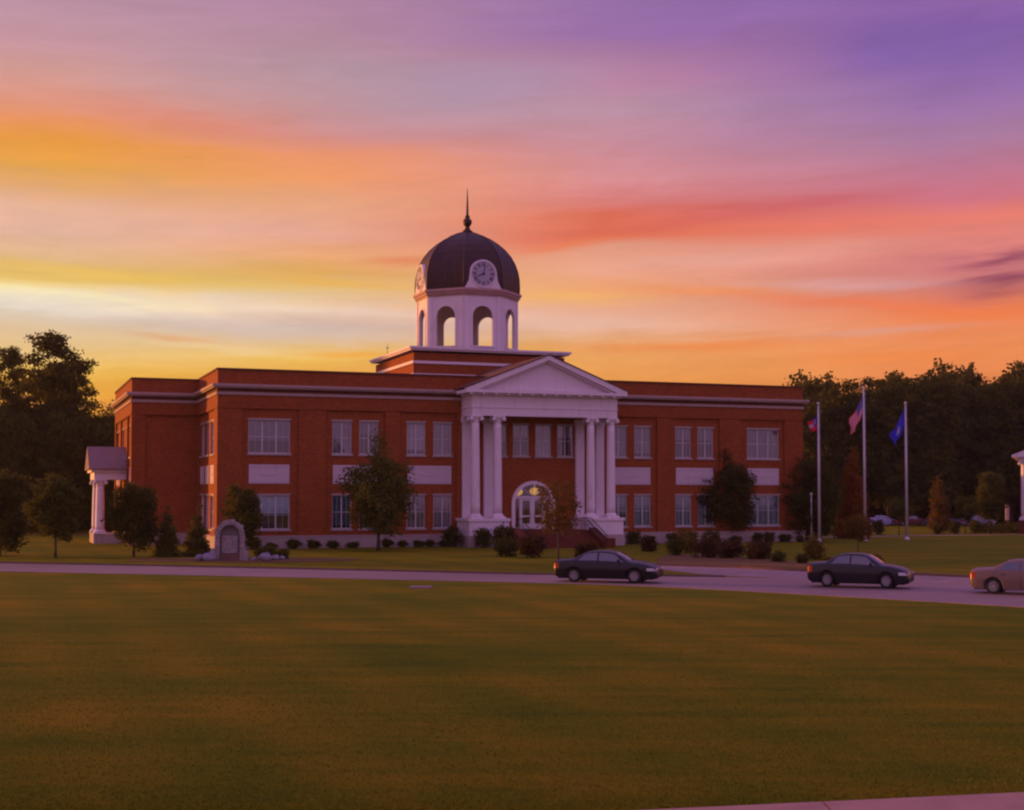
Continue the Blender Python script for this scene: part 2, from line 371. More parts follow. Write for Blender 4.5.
# ------------------------------------------------------------------ mesh helpers
def link(o, parent=None):
    scene.collection.objects.link(o)
    if parent is not None: o.parent = parent
    return o
def tag(o, label=None, cat=None, group=None, kind=None):
    if label: o['label'] = label
    if cat: o['category'] = cat
    if group: o['group'] = group
    if kind: o['kind'] = kind
    return o
def empty(name, loc=(0, 0, 0), rz=0.0, sc=1.0):
    o = bpy.data.objects.new(name, None)
    o.location = loc; o.rotation_euler = (0, 0, rz); o.scale = (sc, sc, sc)
    o.empty_display_size = 0.3
    return link(o)
class MB:
    def __init__(s): s.v = []; s.f = []; s.sm = []
    def add(s, vs, fs, smooth=False):
        k = len(s.v); s.v += [tuple(p) for p in vs]; s.f += [tuple(i + k for i in f) for f in fs]; s.sm += [smooth] * len(fs)
        return s
    def box(s, x0, x1, y0, y1, z0, z1):
        return s.add([(x0, y0, z0), (x1, y0, z0), (x1, y1, z0), (x0, y1, z0), (x0, y0, z1), (x1, y0, z1), (x1, y1, z1), (x0, y1, z1)],
                     [(0, 3, 2, 1), (4, 5, 6, 7), (0, 1, 5, 4), (1, 2, 6, 5), (2, 3, 7, 6), (3, 0, 4, 7)])
    def bar(s, a, b, w, h=None, up=(0, 0, 1)):
        """a square bar from a to b"""
        h = h or w; a = Vector(a); b = Vector(b); d = (b - a).normalized(); u_ = Vector(up)
        if abs(d.dot(u_)) > 0.98: u_ = Vector((0, 1, 0))
        r = d.cross(u_).normalized() * w / 2; q = r.cross(d).normalized() * h / 2
        vs = [p + i * r + j * q for p in (a, b) for i, j in ((-1, -1), (1, -1), (1, 1), (-1, 1))]
        return s.add(vs, [(3, 2, 1, 0), (4, 5, 6, 7), (0, 1, 5, 4), (1, 2, 6, 5), (2, 3, 7, 6), (3, 0, 4, 7)])
    def tube(s, pts, rad, n=8, smooth=True):
        pts = [Vector(p) for p in pts]; vs = []; fs = []
        prev = None
        for i, p in enumerate(pts):
            d = (pts[min(i + 1, len(pts) - 1)] - pts[max(i - 1, 0)]).normalized()
            if prev is None:
                a = d.cross(Vector((0.3, 1, 0.1))).normalized()
            else:
                a = (prev - d * prev.dot(d)).normalized()
            prev = a; b = d.cross(a)
            for j in range(n):
                t = 2 * pi * j / n; vs.append(p + (a * cos(t) + b * sin(t)) * rad[i])
        for i in range(len(pts) - 1):
            for j in range(n):
                fs.append((i * n + j, i * n + (j + 1) % n, (i + 1) * n + (j + 1) % n, (i + 1) * n + j))
        fs.append(tuple(range(n))[::-1]); fs.append(tuple((len(pts) - 1) * n + j for j in range(n)))
        return s.add(vs, fs, smooth)
    def lathe(s, prof, cx=0, cy=0, n=24, flute=0.0, smooth=True, phase=0.0, cap=True):
        vs = []; fs = []
        for r, z in prof:
            for j in range(n):
                t = 2 * pi * j / n + phase; rr = r * (1 - (flute if j % 2 else 0.0))
                vs.append((cx + rr * cos(t), cy + rr * sin(t), z))
        for i in range(len(prof) - 1):
            for j in range(n):
                fs.append((i * n + j, i * n + (j + 1) % n, (i + 1) * n + (j + 1) % n, (i + 1) * n + j))
        if cap: fs.append(tuple(range(n))[::-1]); fs.append(tuple((len(prof) - 1) * n + j for j in range(n)))
        return s.add(vs, fs, smooth)
    def extr(s, poly, axis, a0, a1):
        """poly in a plane, extruded along axis: 'y' takes (x,z) points, 'x' takes (y,z), 'z' takes (x,y)"""
        n = len(poly)
        def mk(p, a): return {'y': (p[0], a, p[1]), 'x': (a, p[0], p[1]), 'z': (p[0], p[1], a)}[axis]
        vs = [mk(p, a0) for p in poly] + [mk(p, a1) for p in poly]
        fs = [tuple(range(n)), tuple(range(n, 2 * n))[::-1]] + [(i, i + n, (i + 1) % n + n, (i + 1) % n) for i in range(n)]
        return s.add(vs, fs)
    def xf(s, M):
        s.v = [tuple(M @ Vector(p)) for p in s.v]; return s
    def merge(s, o): return s.add(o.v, o.f) if not any(o.sm) else s.add(o.v, o.f, True)
    def build(s, name, mat, parent=None):
        me = bpy.data.meshes.new(name); me.from_pydata(s.v, [], s.f)
        me.polygons.foreach_set('use_smooth', s.sm)
        me.materials.append(mat); me.validate(); me.update()
        import bmesh
        b = bmesh.new(); b.from_mesh(me); bmesh.ops.recalc_face_normals(b, faces=b.faces); b.to_mesh(me); b.free()
        o = bpy.data.objects.new(name, me)
        return link(o, parent)
def offpoly(poly, d):
    """offset a counter-clockwise polygon outwards by d (mitred)"""
    n = len(poly); out = []
    for i in range(n):
        p0 = Vector(poly[i - 1]); p1 = Vector(poly[i]); p2 = Vector(poly[(i + 1) % n])
        e1 = (p1 - p0).normalized(); e2 = (p2 - p1).normalized()
        n1 = Vector((e1.y, -e1.x)); n2 = Vector((e2.y, -e2.x))
        m = (n1 + n2); m = m / m.dot(n1)
        out.append(tuple(p1 + m * d))
    return out
def band(mb, poly, z0, z1, off, inn=-0.25):
    o = offpoly(poly, off); q = offpoly(poly, inn); n = len(poly)
    vs = [(x, y, z0) for x, y in o] + [(x, y, z1) for x, y in o] + [(x, y, z1) for x, y in q] + [(x, y, z0) for x, y in q]
    fs = []
    for i in range(n):
        j = (i + 1) % n
        for a in range(4):
            b = (a + 1) % 4
            fs.append((a * n + i, a * n + j, b * n + j, b * n + i))
    return mb.add(vs, fs)
def leaves_mesh(name, mat, C, size, tone, smin=0.6, smax=1.3, parent=None, flat=0.0):
    """C: (n,3) leaf centres. One bent leaf-sized quad at each."""
    n = len(C)
    a = RNG.normal(size=(n, 3)); a /= np.linalg.norm(a, axis=1)[:, None]
    b = RNG.normal(size=(n, 3)); b -= (a * b).sum(1)[:, None] * a; b /= np.linalg.norm(b, axis=1)[:, None]
    sz = size * RNG.uniform(smin, smax, n)[:, None]
    a = a * sz; b = b * sz * 0.62
    V = np.empty((n, 4, 3)); V[:, 0] = C - a; V[:, 1] = C + b; V[:, 2] = C + a; V[:, 3] = C - b
    me = bpy.data.meshes.new(name)
    me.vertices.add(4 * n); me.vertices.foreach_set('co', V.reshape(-1))
    me.loops.add(4 * n); me.loops.foreach_set('vertex_index', np.arange(4 * n, dtype=np.int32))
    me.polygons.add(n); me.polygons.foreach_set('loop_start', np.arange(0, 4 * n, 4, dtype=np.int32))
    me.polygons.foreach_set('loop_total', np.full(n, 4, dtype=np.int32))
    at = me.attributes.new('tone', 'FLOAT', 'POINT'); at.data.foreach_set('value', np.repeat(tone, 4).astype(np.float32))
    me.materials.append(mat); me.update(); me.validate()
    o = bpy.data.objects.new(name, me)
    return link(o, parent)
def clumps(lobes, nclump, per, spread, hollow=0.45):
    vol = np.array([l[3] * l[4] * l[5] for l in lobes]); vol = vol ** 0.8; vol /= vol.sum()
    idx = RNG.choice(len(lobes), nclump, p=vol); L = np.array(lobes)[idx]
    d = RNG.normal(size=(nclump, 3)); d /= np.linalg.norm(d, axis=1)[:, None]
    r = RNG.uniform(hollow ** 3, 1.0, nclump) ** (1 / 3.0)
    cen = L[:, :3] + d * r[:, None] * L[:, 3:6]
    tone = RNG.uniform(0, 1, nclump)
    P = np.repeat(cen, per, axis=0) + np.clip(RNG.normal(size=(nclump * per, 3)), -1.6, 1.6) * spread * np.array([1, 1, 0.7])
    T = np.clip(np.repeat(tone, per) + RNG.normal(size=nclump * per) * 0.12, 0, 1)
    P[:, 2] = np.maximum(P[:, 2], 0.05)
    return P, T

# ================================================================== SETTING
def structure(o): o['kind'] = 'structure'; return o
g = MB(); g.add([(-900, -120, 0), (900, -120, 0), (900, 1500, 0), (-900, 1500, 0)], [(0, 1, 2, 3)])
structure(g.build('lawn', GRASS))

def smooth_line(pts, per=8):
    out = []
    P = [Vector(p) for p in pts]
    for i in range(len(P) - 1):
        p0 = P[max(i - 1, 0)]; p1 = P[i]; p2 = P[i + 1]; p3 = P[min(i + 2, len(P) - 1)]
        for k in range(per):
            t = k / per
            out.append(0.5 * ((2 * p1) + (p2 - p0) * t + (2 * p0 - 5 * p1 + 4 * p2 - p3) * t * t + (3 * p1 - p0 - 3 * p2 + p3) * t ** 3))
    out.append(P[-1]); return out
def strip(name, A, B, z, mat, thick=None):
    A = smooth_line(A); B = smooth_line(B); n = min(len(A), len(B)); mb = MB()
    vs = [(p.x, p.y, z) for p in A[:n]] + [(p.x, p.y, z) for p in B[:n]]
    mb.add(vs, [(i, i + 1, n + i + 1, n + i) for i in range(n - 1)])
    return mb.build(name, mat)
def ribbon(name, pts, w, z0, z1, mat):
    """a kerb: a raised narrow ribbon along a smooth line"""
    L = smooth_line(pts); mb = MB(); n = len(L); vs = []
    for i, p in enumerate(L):
        d = (L[min(i + 1, n - 1)] - L[max(i - 1, 0)]).normalized(); q = Vector((-d.y, d.x)) * w / 2
        for a, z in ((-1, z0), (-1, z1), (1, z1), (1, z0)): vs.append((p.x + q.x * a, p.y + q.y * a, z))
    fs = []
    for i in range(n - 1):
        for a in range(4): fs.append((i * 4 + a, i * 4 + (a + 1) % 4, (i + 1) * 4 + (a + 1) % 4, (i + 1) * 4 + a))
    mb.add(vs, fs); return mb.build(name, mat)
far = [(-110, 104), (-60, 91), (-30.4, 81.5), (-17.6, 77.2), (-5.9, 72.6), (1.7, 69.6), (10.5, 67.6), (16.5, 66.0), (21.5, 62.0), (25.5, 57.0), (36, 42), (48, 22)]
near = [(-110, 96), (-58, 83), (-27, 72.9), (-13.1, 68.4), (0.4, 63.6), (5.7, 61.0), (10, 57.6), (14.9, 53.0), (18.5, 49.4), (23.0, 44.5), (30, 33), (38, 16)]
structure(strip('road', near, far, 0.012, ROAD))
structure(ribbon('kerb', [(p[0], p[1] + 0.08) for p in far[:7]], 0.16, 0.0, 0.10, KERB))
structure(ribbon('kerb', [(p[0], p[1] - 0.08) for p in near], 0.14, 0.0, 0.02, CONC))
# the drop-off lane that joins the road in front of the steps
lane_far = [(5.2, 79.6), (6.6, 79.5), (8.3, 79.0), (12.2, 76.4), (15.6, 72.8), (20.4, 69.4), (25.0, 64.2), (31.0, 56.0), (42, 40), (54, 20)]
lane_near = [(5.2, 77.4), (6.3, 77.0), (7.6, 75.8), (10.6, 69.0), (15.5, 66.2), (19.0, 63.9), (22.5, 60.6), (26.5, 55.3), (36.5, 41), (48.5, 21)]
structure(strip('lane', lane_near, lane_far, 0.008, CONC))
structure(ribbon('kerb', lane_far, 0.18, 0.0, 0.13, KERB))
structure(strip('path', [(-60, 146), (-45, 143), (-34, 141)], [(-60, 148), (-45, 145), (-34, 143)], 0.006, CONC))
structure(strip('path', [(30, 132.5), (40, 137), (56, 142.5), (90, 146)], [(30, 134.3), (40, 139), (56, 144.5), (90, 148)], 0.006, CONC))
# foreground pavement
def fgline(x): return 17.91 + (x - 3.99) * 0.1996
mb = MB()
xs = [-14, -10.5, -7, -3.5, 0.35, 4.02, 7.6, 11.2, 14.8, 20, 30]
vs, fs = [], []
for a, b in zip(xs, xs[1:]):
    k = len(vs); g_ = 0.012
    lo = lambda x: fgline(x) - 2.4; hi = fgline
    vs += [(a + g_, lo(a), 0), (b - g_, lo(b), 0), (b - g_, hi(b), 0), (a + g_, hi(a), 0), (a + g_, lo(a), 0.045), (b - g_, lo(b), 0.045), (b - g_, hi(b), 0.045), (a + g_, hi(a), 0.045)]
    fs += [tuple(i + k for i in f) for f in [(4, 5, 6, 7), (0, 1, 5, 4), (1, 2, 6, 5), (2, 3, 7, 6), (3, 0, 4, 7)]]
mb.add(vs, fs); structure(mb.build('pavement', WALKM))
# bare earth gap along the pavement edge
mb = MB(); mb.add([(-14, fgline(-14) - .02, .006), (30, fgline(30) - .02, .006), (30, fgline(30) + .10, .006), (-14, fgline(-14) + .10, .006)], [(0, 1, 2, 3)])
structure(mb.build('verge', plain('dark_soil', (0.03, 0.018, 0.012), 0.95)))
# planting beds
def bed(name, poly, z=0.02):
    P = smooth_line(poly + [poly[0]], 6)[:-1]; mb = MB(); mb.add([(p.x, p.y, z) for p in P], [tuple(range(len(P)))]); return structure(mb.build(name, MULCH))
bed('mulch_bed', [(8.6, 81.5), (13.2, 78.6), (19.2, 74.0), (17.5, 82), (15.0, 90.0), (12, 94.0), (9.8, 90)])
bed('mulch_bed', [(-23.5, 84.0), (-16, 82.2), (-10.0, 85.0), (-10.6, 88.0), (-17, 88.5), (-23.5, 87.5)], 0.018)

# near lawn blades
def blades():
    n = 190000
    y = 17.3 + (RNG.uniform(0, 1, n) ** 2.3) * 34
    x = RNG.uniform(-0.44, 0.44, n) * y
    keep = y > 17.91 + (x - 3.99) * 0.1996 + 0.06
    x = x[keep]; y = y[keep]; n = len(x)
    h = RNG.uniform(0.015, 0.042, n) * np.clip(1.25 - (y - 17) / 34, 0.3, 1); w = RNG.uniform(0.003, 0.006, n) * (y / 18.0); t = RNG.uniform(0, 2 * pi, n)
    V = np.zeros((n, 3, 3))
    V[:, 0, 0] = x - w * np.cos(t); V[:, 0, 1] = y - w * np.sin(t)
    V[:, 1, 0] = x + w * np.cos(t); V[:, 1, 1] = y + w * np.sin(t)
    V[:, 2, 0] = x + RNG.normal(size=n) * 0.018; V[:, 2, 1] = y + RNG.normal(size=n) * 0.018; V[:, 2, 2] = h
    me = bpy.data.meshes.new('grass')
    me.vertices.add(3 * n); me.vertices.foreach_set('co', V.reshape(-1))
    me.loops.add(3 * n); me.loops.foreach_set('vertex_index', np.arange(3 * n, dtype=np.int32))
    me.polygons.add(n); me.polygons.foreach_set('loop_start', np.arange(0, 3 * n, 3, dtype=np.int32)); me.polygons.foreach_set('loop_total', np.full(n, 3, dtype=np.int32))
    me.materials.append(BLADE); me.update()
    o = link(bpy.data.objects.new('grass', me)); tag(o, 'short olive brown grass blades of the front lawn', 'grass', kind='stuff')
blades()

# ================================================================== COURTHOUSE
TH = math.atan(512 / 1370.0)
P0 = (-22.176, 103.0, 0.0)
U = Vector((cos(TH), sin(TH), 0)); V_ = Vector((-sin(TH), cos(TH), 0))
CH = empty('courthouse', P0, TH)
tag(CH, 'two-storey red brick courthouse with white columned portico and dark domed clock tower', 'courthouse')
SW = 51.1; CX = 25.55
FOOT = [(0, 0), (SW, 0), (SW, 11), (SW + 5.3, 11), (SW + 5.3, 28), (-5.3, 28), (-5.3, 11), (0, 11)]
ZT = 13.6

def wall(mb, p, q, z0, z1, opens, reveal=0.22):
    """wall face from p to q (outside on the right hand side) with rectangular openings (a0,a1,z0,z1)"""
    p = Vector(p); q = Vector(q); d = (q - p); L = d.length; d = d / L; nrm = Vector((d.y, -d.x))
    A = sorted({0.0, L} | {o[0] for o in opens} | {o[1] for o in opens})
    Z = sorted({z0, z1} | {o[2] for o in opens} | {o[3] for o in opens})
    def pt(a, z, dep=0.0): r = p + d * a - nrm * dep; return (r.x, r.y, z)
    for a0, a1 in zip(A, A[1:]):
        for b0, b1 in zip(Z, Z[1:]):
            ca, cb = (a0 + a1) / 2, (b0 + b1) / 2
            if any(o[0] < ca < o[1] and o[2] < cb < o[3] for o in opens): continue
            mb.add([pt(a0, b0), pt(a1, b0), pt(a1, b1), pt(a0, b1)], [(0, 1, 2, 3)])
    for a0, a1, b0, b1 in opens:
        for e, f in (((a0, b0), (a1, b0)), ((a1, b0), (a1, b1)), ((a1, b1), (a0, b1)), ((a0, b1), (a0, b0))):
            mb.add([pt(*e), pt(*f), pt(*f, reveal), pt(*e, reveal)], [(0, 1, 2, 3)])

UP = (7.25, 9.8); LO = (1.45, 4.05); PZ = (4.95, 6.4)
triples = [(2.35, 5.55), (SW - 5.55, SW - 2.35)]
pairs = [(8.85, 10.38), (11.0, 12.52), (14.85, 16.37), (17.05, 18.57)]
pairs += [(SW - b, SW - a) for a, b in pairs]
portw = [(21.87, 23.27), (23.82, 25.22), (25.78, 27.18), (27.73, 29.13)]
WT = 0.16        # recessed bay plane
arch = (CX - 1.62, CX + 1.62, 1.32, 3.35)      # arched doorway
front_open = []
for a, b in triples + pairs: front_open += [(a, b) + UP, (a, b) + LO]
for a, b in portw: front_open.append((a, b) + UP)
ARH = 1.62
door_open = (arch[0], arch[1], 1.32, 3.35 + ARH)
w = MB()
wall(w, (0, WT), (SW, WT), 0.9, 12.0, front_open + [door_open], 0.25)
# brick spandrels that turn the door opening into an arch
nseg = 24
for i in range(nseg):
    t0, t1 = pi * i / nseg, pi * (i + 1) / nseg
    x0, zz0 = CX + ARH * cos(t0), 3.35 + ARH * sin(t0); x1, zz1 = CX + ARH * cos(t1), 3.35 + ARH * sin(t1)
    top = 3.35 + ARH
    w.add([(x0, WT, zz0), (x1, WT, zz1), (x1, WT, top), (x0, WT, top)], [(0, 1, 2, 3)])
    w.add([(x0, WT, zz0), (x1, WT, zz1), (x1, WT + .25, zz1), (x0, WT + .25, zz0)], [(0, 1, 2, 3)])
# side walls and the rest of the block
side_w = [(2.5, 4.4), (5.35, 7.25), (8.15, 10.05)]      # distances from the front
so_ = []
for a, b in side_w: so_ += [(11 - b, 11 - a) + UP, (11 - b, 11 - a) + LO]
wall(w, (WT, 11), (WT, 0), 0.9, 12.0, so_)
so2 = []
for a, b in side_w: so2 += [(a, b) + UP, (a, b) + LO]
wall(w, (SW - WT, 0), (SW - WT, 11), 0.9, 12.0, so2)
wing_w = [(12.6, 14.1), (23.0, 24.5), (25.6, 27.1)]
wo_ = []
for a, b in wing_w: wo_ += [(28 - b, 28 - a) + UP, (28 - b, 28 - a) + LO]
for a, b in [(16.2, 17.7), (19.6, 21.1)]: wo_.append((28 - b, 28 - a) + UP)
wall(w, (-5.3 + WT, 28), (-5.3 + WT, 11 + WT), 0.9, 12.0, wo_)
wall(w, (-5.3 + WT, 11 + WT), (WT, 11 + WT), 0.9, 12.0, [])
wall(w, (SW - WT, 11 + WT), (SW + 5.3 - WT, 11 + WT), 0.9, 12.0, [])
wall(w, (SW + 5.3 - WT, 11 + WT), (SW + 5.3 - WT, 28), 0.9, 12.0, [])
wall(w, (SW + 5.3 - WT, 28), (-5.3 + WT, 28), 0.9, 12.0, [])
w.build('wall', BRICK, CH)
# piers, corbel band and parapet stand proud of the bays
class Piers:
    def box(s, *a): MB().box(*a).build('pier', BRICK, CH)
pr = Piers()
def pier(a, b, z0=0.95, z1=10.62): pr.box(a, b, 0.0, 0.3, z0, z1)
for a, b in [(0, 1.87), (6.19, 8.3), (13.05, 14.3), (18.95, 19.35)]:
    pier(a, b); pier(SW - b, SW - a)
for a, b in [(0.305, 1.7), (10.45, 11.0)]:
    pr.box(0, 0.3, a, b, 0.95, 10.62); pr.box(SW - 0.3, SW, a, b, 0.95, 10.62)
for a, b in [(11.0, 12.0), (15.0, 15.6), (21.7, 22.5), (27.2, 28)]:
    pr.box(-5.3, -5.0, a, b, 0.95, 10.62); pr.box(SW + 5.0, SW + 5.3, a, b, 0.95, 10.62)
pr.box(-4.99, -4.2, 11.0, 11.3, 0.95, 10.62); pr.box(SW + 4.2, SW + 4.99, 11.0, 11.3, 0.95, 10.62)
pp = MB(); band(pp, FOOT, 10.622, 11.66, 0.0, -0.3); band(pp, FOOT, 10.66, 10.74, 0.05, -0.1); band(pp, FOOT, 12.47, 13.52, 0.0, -0.35)
pp.build('parapet', BRICK, CH)
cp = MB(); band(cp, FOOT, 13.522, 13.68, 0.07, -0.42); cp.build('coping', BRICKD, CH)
rf = MB(); rf.add([(x, y, 12.7) for x, y in offpoly(FOOT, -0.3)], [tuple(range(8))]); rf.build('roof', ROOFD, CH)
co = MB()
band(co, FOOT, 11.662, 11.88, 0.10); band(co, FOOT, 12.162, 12.27, 0.34); band(co, FOOT, 12.272, 12.468, 0.44)
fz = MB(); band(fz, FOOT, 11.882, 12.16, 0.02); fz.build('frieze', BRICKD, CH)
co.build('cornice', weathered('cornice_stone', (0.42, 0.29, 0.27), (0.26, 0.15, 0.12), 0.8), CH)
pl = MB(); band(pl, FOOT, -0.1, 0.86, 0.10, -0.3); band(pl, FOOT, 0.862, 0.97, 0.14, -0.3)
pl.build('plinth', STONE, CH)

# a window: frame > sill, lintel, pane, blind
def window(cx, z0, z1, wd, nrow, kind, place, parent=CH):
    """built in the plane y=0 looking towards -y, then moved by place (a 4x4)"""
    h = z1 - z0; a = wd / 2
    def fin(mb, name, mat, par=None):
        o = mb.xf(place).build(name, mat, par); return o
    f = MB(); e = 0.07
    f.box(-a, -a + e, 0.10, 0.18, z0, z1); f.box(a - e, a, 0.10, 0.18, z0, z1)
    f.box(-a + e, a - e, 0.10, 0.18, z0, z0 + e); f.box(-a + e, a - e, 0.10, 0.18, z1 - e, z1)
    nm = 3 if wd > 2.5 else 2
    for k in range(1, nm):
        x = -a + wd * k / nm; f.box(x - 0.045, x + 0.045, 0.097, 0.18, z0 + e, z1 - e)
    zc = z0 + h * 0.5; f.box(-a + e, a - e, 0.105, 0.175, zc - 0.022, zc + 0.022)
    for k in range(nm):       # fine glazing bars
        x = -a + wd * (k + 0.5) / nm; f.box(x - 0.008, x + 0.008, 0.112, 0.15, z0 + e, z1 - e)
    fo = fin(f, 'window', FRAME, parent)
    s = MB(); s.box(-a - 0.10, a + 0.10, -0.12, 0.097, z0 - 0.14, z0); fin(s, 'sill', STONE, fo)
    s = MB(); s.box(-a - 0.06, a + 0.06, -0.05, 0.097, z1, z1 + 0.13); fin(s, 'lintel', STONE, fo)
    p = MB(); p.add([(-a, 0.13, z0), (a, 0.13, z0), (a, 0.13, z1), (-a, 0.13, z1)], [(0, 1, 2, 3)]); fin(p, 'pane', GLASS, fo)
    b = MB(); up = kind == 'upper'
    drop = random.choice([1.0, 0.55, 0.62, 0.85, 0.4]) if up else random.choice([0.98, 0.6, 0.9, 0.98])
    nsl = int(wd / 0.11)
    for k in range(nsl):
        x0 = -a + 0.02 + k * (wd - 0.04) / nsl; x1 = x0 + (wd - 0.04) / nsl
        b.add([(x0, 0.24, z1 - h * drop), ((x0 + x1) / 2, 0.275, z1 - h * drop), (x1, 0.24, z1 - h * drop), (x1, 0.24, z1), ((x0 + x1) / 2, 0.275, z1), (x0, 0.24, z1)], [(0, 1, 4, 5), (1, 2, 3, 4)])
    fin(b, 'blind', BLIND if up or random.random() < 0.15 else BLINDC, fo)
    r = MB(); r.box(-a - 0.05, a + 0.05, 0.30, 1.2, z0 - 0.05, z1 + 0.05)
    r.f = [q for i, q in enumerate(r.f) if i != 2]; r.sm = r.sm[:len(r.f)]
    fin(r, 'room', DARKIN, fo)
def M_front(x): return Matrix.Translation((x, WT, 0))
for a, b in triples + pairs:
    window(0, *UP, b - a, 2, 'upper', M_front((a + b) / 2)); window(0, *LO, b - a, 2, 'lower', M_front((a + b) / 2))
for a, b in portw: window(0, *UP, b - a, 2, 'upper', M_front((a + b) / 2))
def M_left(x, y): return Matrix.Translation((x, y, 0)) @ Matrix.Rotation(-pi / 2, 4, 'Z')
for a, b in side_w:
    for z in (UP, LO):
        window(0, *z, b - a, 2, 'upper', M_left(WT, (a + b) / 2))
        window(0, *z, b - a, 2, 'upper', Matrix.Translation((SW - WT, (a + b) / 2, 0)) @ Matrix.Rotation(pi / 2, 4, 'Z'))
for a, b in wing_w:
    for z in (UP, LO): window(0, *z, b - a, 2, 'upper', M_left(-5.3 + WT, (a + b) / 2))
for a, b in [(16.2, 17.7), (19.6, 21.1)]: window(0, *UP, b - a, 2, 'upper', M_left(-5.3 + WT, (a + b) / 2))
# pale spandrel panels between the storeys, with a raised swag
def panel(a, b, place):
    m = MB(); m.box(a, b, -0.05, 0.12, *PZ)
    m.box(a + 0.12, b - 0.12, -0.075, -0.052, PZ[0] + 0.12, PZ[0] + 0.18); m.box(a + 0.12, b - 0.12, -0.075, -0.052, PZ[1] - 0.18, PZ[1] - 0.12)
    o = m.xf(place).build('panel', PANEL, CH)
    g_ = MB(); c = (a + b) / 2; pts = [(c + t * 0.28 * (b - a), -0.055, 5.8 - 0.2 * (1 - t * t)) for t in [k / 5 for k in range(-5, 6)]]
    g_.tube(pts, [0.012 + 0.02 * (1 - (k / 5) ** 2) for k in range(-5, 6)], 6); g_.xf(place).build('swag', PANEL, o)
for a, b in [(2.4, 5.5), (8.9, 12.48), (14.9, 18.53)]:
    panel(a, b, M_front(0)); panel(SW - b, SW - a, M_front(0))
for a, b in side_w: panel(-(b - a) / 2, (b - a) / 2, M_left(WT, (a + b) / 2))
for a, b in wing_w: panel(-(b - a) / 2, (b - a) / 2, M_left(-5.3 + WT, (a + b) / 2))

# ---------------- portico
PC = 25.6
def column(x, y, z0, z1, r, parent, name='column'):
    h = z1 - z0; k = r / 0.36
    prof = []
    zb = z0 + 0.36 * k; zt = z1 - 0.52 * k
    for i in range(13):
        t = i / 12; prof.append((r * (1 - 0.16 * t ** 1.7), zb + (zt - zb) * t))
    sh = MB().lathe(prof, x, y, 40, 0.05).build(name, WHITE, parent)
    b = MB(); b.box(x - r * 1.42, x + r * 1.42, y - r * 1.42, y + r * 1.42, z0, z0 + 0.13 * k)
    b.lathe([(r * 1.32, z0 + 0.13 * k), (r * 1.38, z0 + 0.19 * k), (r * 1.3, z0 + 0.25 * k), (r * 1.12, z0 + 0.28 * k), (r * 1.16, z0 + 0.32 * k), (r * 1.02, zb)], x, y, 28)
    b.build('base', WHITE, sh)
    c = MB(); rt = r * 0.84
    c.lathe([(rt, zt), (rt * 1.12, zt + 0.04 * k), (rt * 1.0, zt + 0.08 * k), (rt * 1.05, zt + 0.2 * k), (rt * 1.35, zt + 0.36 * k), (rt * 1.4, zt + 0.42 * k)], x, y, 28)
    c.box(x - r * 1.3, x + r * 1.3, y - r * 1.3, y + r * 1.3, zt + 0.42 * k, z1)
    for sx in (-1, 1):
        for sy in (-1, 1):
            cx_, cz_ = x + sx * r * 1.12, zt + 0.26 * k
            c.tube([(cx_, y + sy * r * 0.75, cz_), (cx_, y + sy * r * 1.26, cz_)], [0.16 * k, 0.16 * k], 12)
    c.build('capital', WHITE, sh)
CT = -2.25
cols = [PC - 5.85, PC - 4.0, PC + 4.05, PC + 5.85]
for x in cols: column(x, CT, 2.25, 10.33, 0.37, CH)
for x in cols:
    m = MB(); m.box(x - 0.36, x + 0.36, -0.16, 0.155, 2.25, 9.85)
    o = m.build('pilaster', WHITE, CH)
    m = MB(); m.box(x - 0.44, x + 0.44, -0.22, 0.153, 9.852, 10.33); m.box(x - 0.46, x + 0.46, -0.24, 0.15, 9.95, 10.0); m.build('capital', WHITE, o)
    m = MB(); m.box(x - 0.46, x + 0.46, -0.24, 0.151, 2.0, 2.248); m.build('base', WHITE, o)
for a, b in [(PC - 6.6, PC - 3.3), (PC + 3.3, PC + 6.6)]:
    m = MB(); m.box(a, b, -3.05, 0.12, -0.1, 2.02)
    o = m.build('pedestal', WHITE, CH)
    m = MB(); m.box(a - 0.1, b + 0.1, -3.15, 0.118, 2.022, 2.248); m.build('cap', WHITE, o)
    m = MB(); m.box(a - 0.08, b + 0.08, -3.13, 0.11, -0.1, 0.9); m.build('base', STONE, o)
eL, eR = PC - 6.25, PC + 6.25
en = MB()
en.box(eL, eR, CT - 0.42, CT + 0.42, 10.332, 10.95); en.box(eL, eL + 0.8, CT + 0.421, 0.1, 10.332, 10.95); en.box(eR - 0.8, eR, CT + 0.421, 0.1, 10.332, 10.95)
en.box(eL - 0.05, eR + 0.05, CT - 0.47, 0.1, 10.952, 11.05)
en.box(eL, eR, CT - 0.42, 0.1, 11.052, 11.95)
en.build('entablature', WHITE, CH)
pc = MB()
pc.box(eL - 0.25, eR + 0.25, CT - 0.72, -0.54, 11.952, 12.1); pc.box(eL - 0.62, eR + 0.62, CT - 1.05, -0.54, 12.102, 12.35)
pcorn = pc.build('pediment_cornice', WHITE, CH)
x = eL - 0.35
while x < eR + 0.4:
    MB().box(x, x + 0.22, CT - 0.98, CT - 0.722, 11.96, 12.1).build('modillion', WHITE, pcorn); x += 1.02
ty = MB(); ty.extr([(eL - 0.1, 12.352), (eR + 0.1, 12.352), (PC, 14.72)], 'y', CT - 0.45, CT - 0.1); pd = ty.build('pediment', WHITE, CH)
rk = MB(); AP = 15.2; xe = eL - 0.62; xr = eR + 0.62
